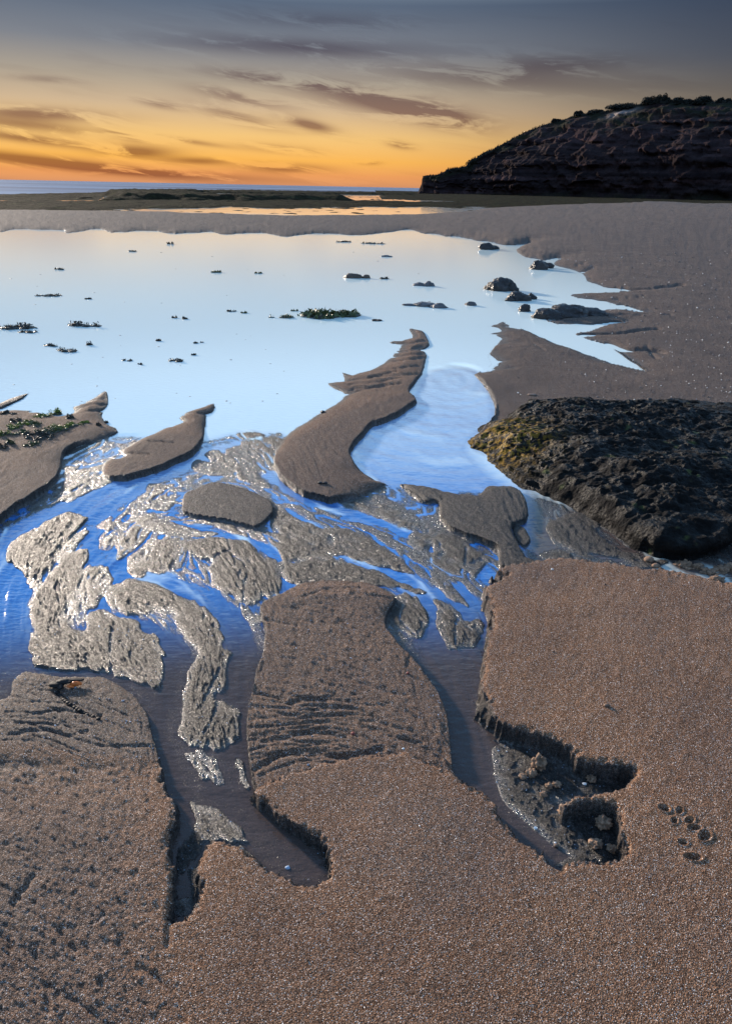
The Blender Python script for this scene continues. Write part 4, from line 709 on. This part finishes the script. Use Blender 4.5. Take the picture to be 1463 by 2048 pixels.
# ------------------------------------------------------------------ seaweed
def weed(name, px, py, wpx, hpx, mats, seed, z=0., n=90, depth=.5, bits=5):
    c = G(px, py, z); s = mpp(c); root = link(bpy.data.objects.new(name, None)); root.location = c; g = random.Random(seed); parts = []; lv = []
    for j in range(bits):
        dx = g.uniform(-1, 1)*wpx*.42*s; dy = g.uniform(-1, 1)*wpx*depth*.7*s; r = wpx*s*g.uniform(.10, .24)
        parts.append(lump((dx, dy, 0), (r, r*.8, hpx*s*g.uniform(.2, .55)*(1-abs(dx)/(wpx*s)*.8)), seed+j, 2, .6, 2.2))
        V_, F_ = leaves((dx, dy, .0), (r*1.25, r*1.1, hpx*s*.8), n//bits, max(1.6*s, r*.22), seed*31+j); lv.append((V_, tris(F_)))
    V_, F_ = merge(parts); a = mesh_np('holdfast', V_, F_, mats[0]); a.parent = root; V_, F_ = merge(lv); a = mesh_np('frond', V_, F_, mats[1], False); a.parent = root; return root
FW = 'seaweed clumps drifting on the tide pool'
o = weed('floating_seaweed', 650, 632, 115, 13, (m_weed, m_olive), 51, n=900, depth=.25, bits=16); tag(o, 'long olive-green raft of seaweed in the middle of the pool', 'seaweed', FW)
o = weed('floating_seaweed', 560, 634, 45, 7, (m_weed, m_olive), 52, n=250, depth=.3, bits=7); tag(o, 'ragged seaweed trail at the left tip of the long olive raft', 'seaweed', FW)
for px, py, w, h, lab, mt in [(590,622,14,4,'small olive clump floating just above the long seaweed raft',m_olive),(168,652,66,11,'broad dark clump of seaweed floating at left of the pool',m_weed),(30,656,66,11,'dark seaweed mat at the left frame edge in the pool',m_weed),(55,665,36,5,'narrow weed strip below the left edge seaweed mat',m_weed),
   (100,692,26,6,'dark weed patch left of the pyramid-shaped fleck',m_weed),(132,702,36,8,'dark rumpled weed patch beside the small black peak',m_weed),(180,690,15,10,'little black peaked lump of weed mirrored in the pool',m_black),(350,722,34,7,'dark curled seaweed strand in the lower middle of the pool',m_weed),(255,721,20,3,'thin dark sliver of weed left of the curled strand',m_weed),(280,729,13,4,'small dark weed lump below the thin sliver',m_weed),
   (316,681,20,5,'brown and white scrap of weed alone in the pool',m_weedb),(372,638,16,5,'dark button of weed right of a smaller dark dot',m_weed),(348,636,12,6,'spiky dark weed dot in mid pool',m_weed),(463,623,18,4,'dark dash of weed left of the olive raft',m_weed),(490,626,12,4,'olive scrap between the dark dash and the raft',m_olive),(340,488,13,5,'brown weed scrap in the far part of the pool',m_weedb),
   (265,503,15,3,'brown smear of weed far out on the bright water',m_weedb),(436,545,22,5,'green flecked weed scrap in the upper middle of the pool',m_olive),(518,547,16,4,'small weed dash left of the reddish stone',m_olive),(768,558,20,5,'dark weed dash right of the reddish stone',m_weed),(120,539,20,4,'pair of brown weed scraps at upper left of the pool',m_weedb),(100,591,44,4,'grey ribbon of weed drifting at upper left',m_weed),(180,598,14,3,'tiny weed dash right of the grey ribbon',m_weed),
   (388,710,12,4,'dark speck of weed right of the curled strand',m_weed),(745,487,40,3,'line of brown weed specks near the far shore',m_weedb),(690,484,30,3,'faint row of weed specks near the far shore',m_weedb),(388,686,14,3,'short weed sliver at mid pool below the dark button',m_weed),(405,685,7,2,'tiny weed fleck beside the short weed sliver',m_weed)]:
    o = weed('floating_seaweed', px, py, w, h, (m_weed, mt), int(px*3+py), n=60+w*3, depth=.32, bits=4 if w < 25 else 8); tag(o, lab, 'seaweed', FW)
g = random.Random(77)
for k in range(55):
    py = 480+g.random()**.8*330; px = g.uniform(0, 900) if py < 620 else g.uniform(0, 600)
    if abs(px-706) < 60 and py > 640: continue
    V_, F_ = lump((0, 0, 0), (1, .8, .3), k, 1, .6); c = G(px, py, 0); s = mpp(c)*g.uniform(.7, 2.2); V_ = V_*np.array([s*1.4, s*1.6, s*.6]); fo = mesh_np('weed_fleck', V_, F_, g.choice([m_weed, m_weedb, m_stone]), False); fo.location = c; tag(fo, 'tiny dark fleck of weed floating on the tide pool', 'seaweed', 'tiny flecks floating on the pool')
# claw-shaped weed
c = G(755, 641); s = mpp(c); root = link(bpy.data.objects.new('clawed_seaweed', None)); root.location = c; tag(root, 'black claw-shaped scrap of seaweed with three fingers floating above the middle sand spit', 'seaweed', FW)
V_, F_ = lump((3*s, 0, 0), (6*s, 9*s, 2.5*s), 3, 3, .3); a = mesh_np('holdfast', V_, F_, m_black); a.parent = root
for dy in (-12, 0, 12):
    V_, F_ = lump((-4*s, dy*.7*s, 0), (8*s, 2.2*s, 1.5*s), 5+dy, 2, .3); a = mesh_np('frond', V_, F_, m_black); a.parent = root
# mounds on the left beach
def zat(px, py):
    z = .0
    for _ in range(3):
        a, bq = toq(G(px, py, z)); i = int(np.clip(np.searchsorted(Bq, bq), 0, NR-1)); j = int(np.clip(np.searchsorted(Aax, a), 0, NC-1)); z = float(Z[i, j])
    return z
MW = 'seaweed mounds on the left beach'
for k, (px, py, w, h, mt, lab) in enumerate([(112,828,26,17,m_green,'tallest dark seaweed mound beside the little pool notch'),(142,836,17,10,m_weed,'small black seaweed knob between the tall mound and the spit'),(98,862,46,15,m_olive,'broad olive mound of seaweed in the centre of the weedy sand'),(120,858,42,9,m_green,'bright yellow-green fringe of weed on the centre of the weedy sand'),(145,852,36,7,m_green,'yellow-green weed trail leading to the spit'),
   (10,870,22,12,m_green,'vivid green weed tuft at the left frame edge'),(25,886,20,12,m_olive,'dark tuft below the vivid green one'),(28,842,26,6,m_weed,'low dark weed patch near the top left of the weedy sand'),(25,856,30,8,m_green,'green speckled clump above the vivid tuft'),(50,846,30,5,m_green,'thin green weed line near the water'),(75,850,28,6,m_olive,'olive weed patch below the water line'),
   (70,872,40,12,m_weed,'black weed heap at the lower side of the weedy sand'),(45,866,30,6,m_olive,'olive weed smear in the middle left'),(172,846,18,4,m_green,'small yellow weed dab on the spit'),(197,850,14,5,m_weed,'dark weed dab near the spit edge'),(213,846,7,5,m_weed,'tiny dark knob on the spit waterline'),(5,895,24,8,m_weed,'dark weed clump at the frame edge below the tufts'),(65,889,26,6,m_olive,'lowest olive weed patch on the left beach'),
   (90,876,36,9,m_weed,'dark ragged weed below the broad olive mound'),(85,833,30,6,m_green,'green weed fringe left of the tallest mound'),(20,826,26,5,m_weed,'flat dark weed by the spit of the frame edge')]):
    o = weed('beach_seaweed', px, py, w, h, (m_weed, mt), 600+k, z=max(zat(px, py), .0)-.001, n=int(260+w*5), depth=.55, bits=9); tag(o, lab, 'seaweed', MW)
# dark kelp scrap with an orange blade
zz = zat(135, 1372); c = G(135, 1372, zz); s = mpp(c); root = link(bpy.data.objects.new('kelp_scrap', None)); root.location = c; tag(root, 'dark kelp scrap with an orange blade stranded on the lower left fan', 'seaweed')
for cc_, rr_, sd_ in [((-22, 0, 4), (14, 9, 4), 7), ((-5, 6, 7), (16, 7, 3), 8), ((14, 10, 8), (17, 5, 2), 9), ((-10, -6, 3), (5, 9, 3), 19)]:
    V_, F_ = lump(np.array(cc_)*s, np.array(rr_)*s, sd_, 3, .6, 2.); a = mesh_np('frond', V_, F_, m_black); a.parent = root
V_, F_ = merge([lump((17*s, 2*s, 5*s), (12*s, 6*s, 4*s), 11, 3, .5, 2.), lump((8*s, -3*s, 3*s), (8*s, 5*s, 2*s), 12, 3, .5, 2.)]); a = mesh_np('blade', V_, F_, m_orange); a.parent = root
pts = [(115,1385),(128,1400),(150,1415),(175,1430),(203,1440)]; parts = []
for (ax, ay), (bx, by) in zip(pts[:-1], pts[1:]):
    for t in np.linspace(0, 1, 6)[:-1]:
        x_, y_ = ax+(bx-ax)*t, ay+(by-ay)*t; q = G(x_, y_, zat(x_, y_))-c; parts.append(lump((q[0], q[1], q[2]+1*s), (5.5*s, 5*s, 2.2*s), int(x_), 1, .3))
V_, F_ = merge(parts); a = mesh_np('stalk', V_, F_, m_black); a.parent = root

# ------------------------------------------------------------------ pebbles, shells, clods
def peb(name, px, py, r, mat, lab, cat, grp=None, hz=.6, seed=None, sub=3, amp=.25, dz=.0, fr=1.6):
    if cat == 'shell': r = r*.62; amp = .45
    z = zat(px, py); c = G(px, py, z); s = mpp(c); V_, F_ = lump((0, 0, 0), (r*s, r*s*.85, r*s*hz), seed or int(px+py), sub, amp, fr); o = mesh_np(name, V_, F_, mat); o.location = (c[0], c[1], z+r*s*hz*.45+dz); tag(o, lab, cat, grp); return o
peb('pebble', 640, 967, 5, m_rock, 'left of two dark pebbles on the foot of the middle sand spit', 'pebble'); peb('pebble', 650, 967, 5, m_rock, 'right of two dark pebbles on the foot of the middle sand spit', 'pebble')
peb('pebble', 1298, 800, 5, m_rock, 'dark pebble on sand above the big black rock', 'pebble'); peb('shell', 1035, 786, 3, m_shell, 'white shell chip on sand above the big rock', 'shell'); peb('twig', 1063, 790, 9, m_brown, 'short brown twig lying above the big rock', 'twig', hz=.2)
peb('pebble', 1212, 1412, 6, m_brown, 'small dark brown pebble alone on the flat right sand', 'pebble'); peb('pebble', 645, 825, 5, m_rock, 'dark pebble on the left flank of the middle spit', 'pebble')
peb('pebble', 706, 1468, 5, m_red, 'red pebble on the striated centre sand', 'pebble'); peb('pebble', 815, 1347, 3.5, m_red, 'tiny red pebble near the right edge of the centre sand', 'pebble')
peb('shell', 575, 1737, 9, m_blue, 'bluish white shell at the mouth of the middle cavity', 'shell'); peb('shell', 617, 1761, 6, m_shell, 'pale shell at the end of the middle cavity', 'shell'); peb('shell', 608, 1760, 5, m_blue, 'small blue-grey shell beside the pale one in the middle cavity', 'shell')
peb('shell', 1052, 1659, 7, m_shell, 'white shell on the near side of the right cavity', 'shell'); peb('shell', 1070, 1657, 6, m_blue, 'blue-grey shell beside the white one in the right cavity', 'shell'); peb('pebble', 1058, 1678, 7, m_black, 'black pebble under the shells of the right cavity', 'pebble'); peb('pebble', 1068, 1676, 6, m_black, 'rounder black pebble right of the first under the shells', 'pebble'); peb('pebble', 1111, 1692, 5, m_brown, 'brown pebble further along the near side of the right cavity', 'pebble'); peb('shell', 1109, 1686, 4, m_shell, 'small white shell touching a brown pebble in the right cavity', 'shell')
peb('shell', 350, 1713, 5, m_shell, 'white shell in the narrow left channel', 'shell'); peb('shell', 398, 1582, 6, m_shell, 'pinkish white shell in the fork of the left channels', 'shell', hz=.3)
peb('shell', 806, 1497, 5, m_shell, 'ring-shaped white shell on the centre sand near the plate edge', 'shell', hz=.3); peb('shell', 616, 1530, 4, m_blue, 'small blue-grey shell in the striations of the centre sand', 'shell')
peb('shell', 1103, 1139, 4, m_shell, 'white shell chip on the top edge of the right sand plate', 'shell'); peb('shell', 1358, 1162, 4, m_shell, 'white shell chip near the crumbly clods at right', 'shell'); peb('shell', 1168, 1568, 7, m_shell, 'pale oval shell in the upper part of the right cavity', 'shell', hz=.35)
peb('pebble', 1297, 1103, 12, m_brown, 'reddish brown pebble under the lip of the big rock', 'pebble', hz=.5, dz=.004); peb('pebble', 1318, 1105, 9, m_brown, 'second reddish pebble under the lip of the big rock', 'pebble', hz=.5, dz=.004); peb('pebble', 1296, 1121, 10, m_clod, 'crumbly brown lump in the water in front of the big rock', 'pebble'); peb('pebble', 1310, 1133, 8, m_clod, 'smaller brown lump just below the crumbly one', 'pebble')
CL = 'sand clods fallen in the cavities'
for x, y, r, hz, lab in [(1076,1532,14,1.2,'tall brown sand clod standing in the upper right cavity'),(1062,1550,10,.8,'brown clod at the foot of the tall clod'),(1045,1555,7,.7,'small orange-brown clod left of the tall clod'),(1096,1574,7,.8,'small clod right of and below the tall clod'),(1112,1570,8,.7,'pale clod near the oval shell'),(1130,1625,14,.8,'rough clod at the tip of the dividing sand rim'),(1150,1612,12,.7,'rough clod on the dividing sand rim'),(1180,1560,9,.8,'clod below the dark back wall of the right cavity'),(1205,1650,14,.9,'clod against the inner wall of the lower right cavity'),(1190,1690,12,.7,'clod low in the lower right cavity'),(1222,1700,10,.8,'clod near the bright rim of the lower right cavity'),(1085,1590,6,.7,'little clod in the middle of the right cavity floor')]:
    peb('sand_clod', x, y, r, m_clod, lab, 'sand clod', CL, hz=hz, amp=.9, fr=3.2, sub=4)
for x, y, r, lab in [(1365,1138,16,'leftmost crumbly brown clod on the right plate edge'),(1390,1143,15,'second crumbly clod from the left on the right plate edge'),(1415,1152,17,'crumbly clod in the middle of the right plate edge'),(1440,1148,16,'crumbly clod near the right frame edge'),(1462,1145,16,'crumbly clod cut by the right frame edge'),(1432,1165,13,'flat grey clod below the crumbly ones')]:
    peb('crumbly_clod', x, y, r, m_clod, lab, 'sand clod', 'crumbly clods on the right plate edge', hz=.7, amp=1., sub=4, fr=3.2)

# loose shell grit lying on the sand: too many to count
g = np.random.default_rng(5); OCT = np.array([[1,0,0],[-1,0,0],[0,1,0],[0,-1,0],[0,0,1],[0,0,-.6]]); OF = np.array([[0,2,4],[2,1,4],[1,3,4],[3,0,4],[2,0,5],[1,2,5],[3,1,5],[0,3,5]])
def grit(name, N, fn, mat, lo, hi, lab):
    Vs, Fs = [], []; k = 0
    ii = fn(N)
    for i, j in ii:
        s = SC[i]; r = s*g.uniform(lo, hi); c = np.array([GX[i, j]+g.uniform(-1, 1)*s, GY[i, j], Z[i, j]+r*.3]); R_ = g.normal(size=(3, 3))*.35+np.eye(3)
        Vs.append((OCT*r*g.uniform(.6, 1.3, size=3))@R_+c); Fs.append(OF+6*k); k += 1
    o = mesh_np(name, np.vstack(Vs), np.vstack(Fs), mat, False); tag(o, lab, 'grit', kind='stuff')
dry = (plate_in & (GY < 3) & (np.abs(PXg-731) < 900) & (PYg < 2200)); dry_i = np.argwhere(dry)
bmask = np.argwhere(beach_in & (PYg < 1000) & (PYg > 520) & (PXg > 980) & (PXg < 1600)); stream = np.argwhere((Mb > .9) & (Z < .02) & (PYg > 1250) & (PYg < 1800) & (PXg > 0) & (PXg < 1250) & ~plate_in)
pick = lambda A: (lambda N: A[g.integers(0, len(A), N)])
grit('shell_grit', 1800, pick(dry_i), m_shell, .4, 1.0, 'scattered white shell grit on the dry foreground sand')
grit('dark_grit', 1800, pick(dry_i), m_rock, .5, 1.3, 'scattered dark mineral grit on the dry foreground sand')
bm_ = bmask[g.random(len(bmask)) < np.clip((PXg[bmask[:, 0], bmask[:, 1]]-1050)/400, .05, 1)]
grit('beach_grit', 1800, pick(bm_), m_stone, .6, 1.6, 'scattered gravel and shell bits on the right beach'); grit('beach_shell_grit', 500, pick(bm_), m_shell, .5, 1.2, 'scattered pale shell bits on the right beach')
grit('stream_grit', 900, pick(stream), m_blue, .5, 1.6, 'bluish shell bits strewn over the stream bed')
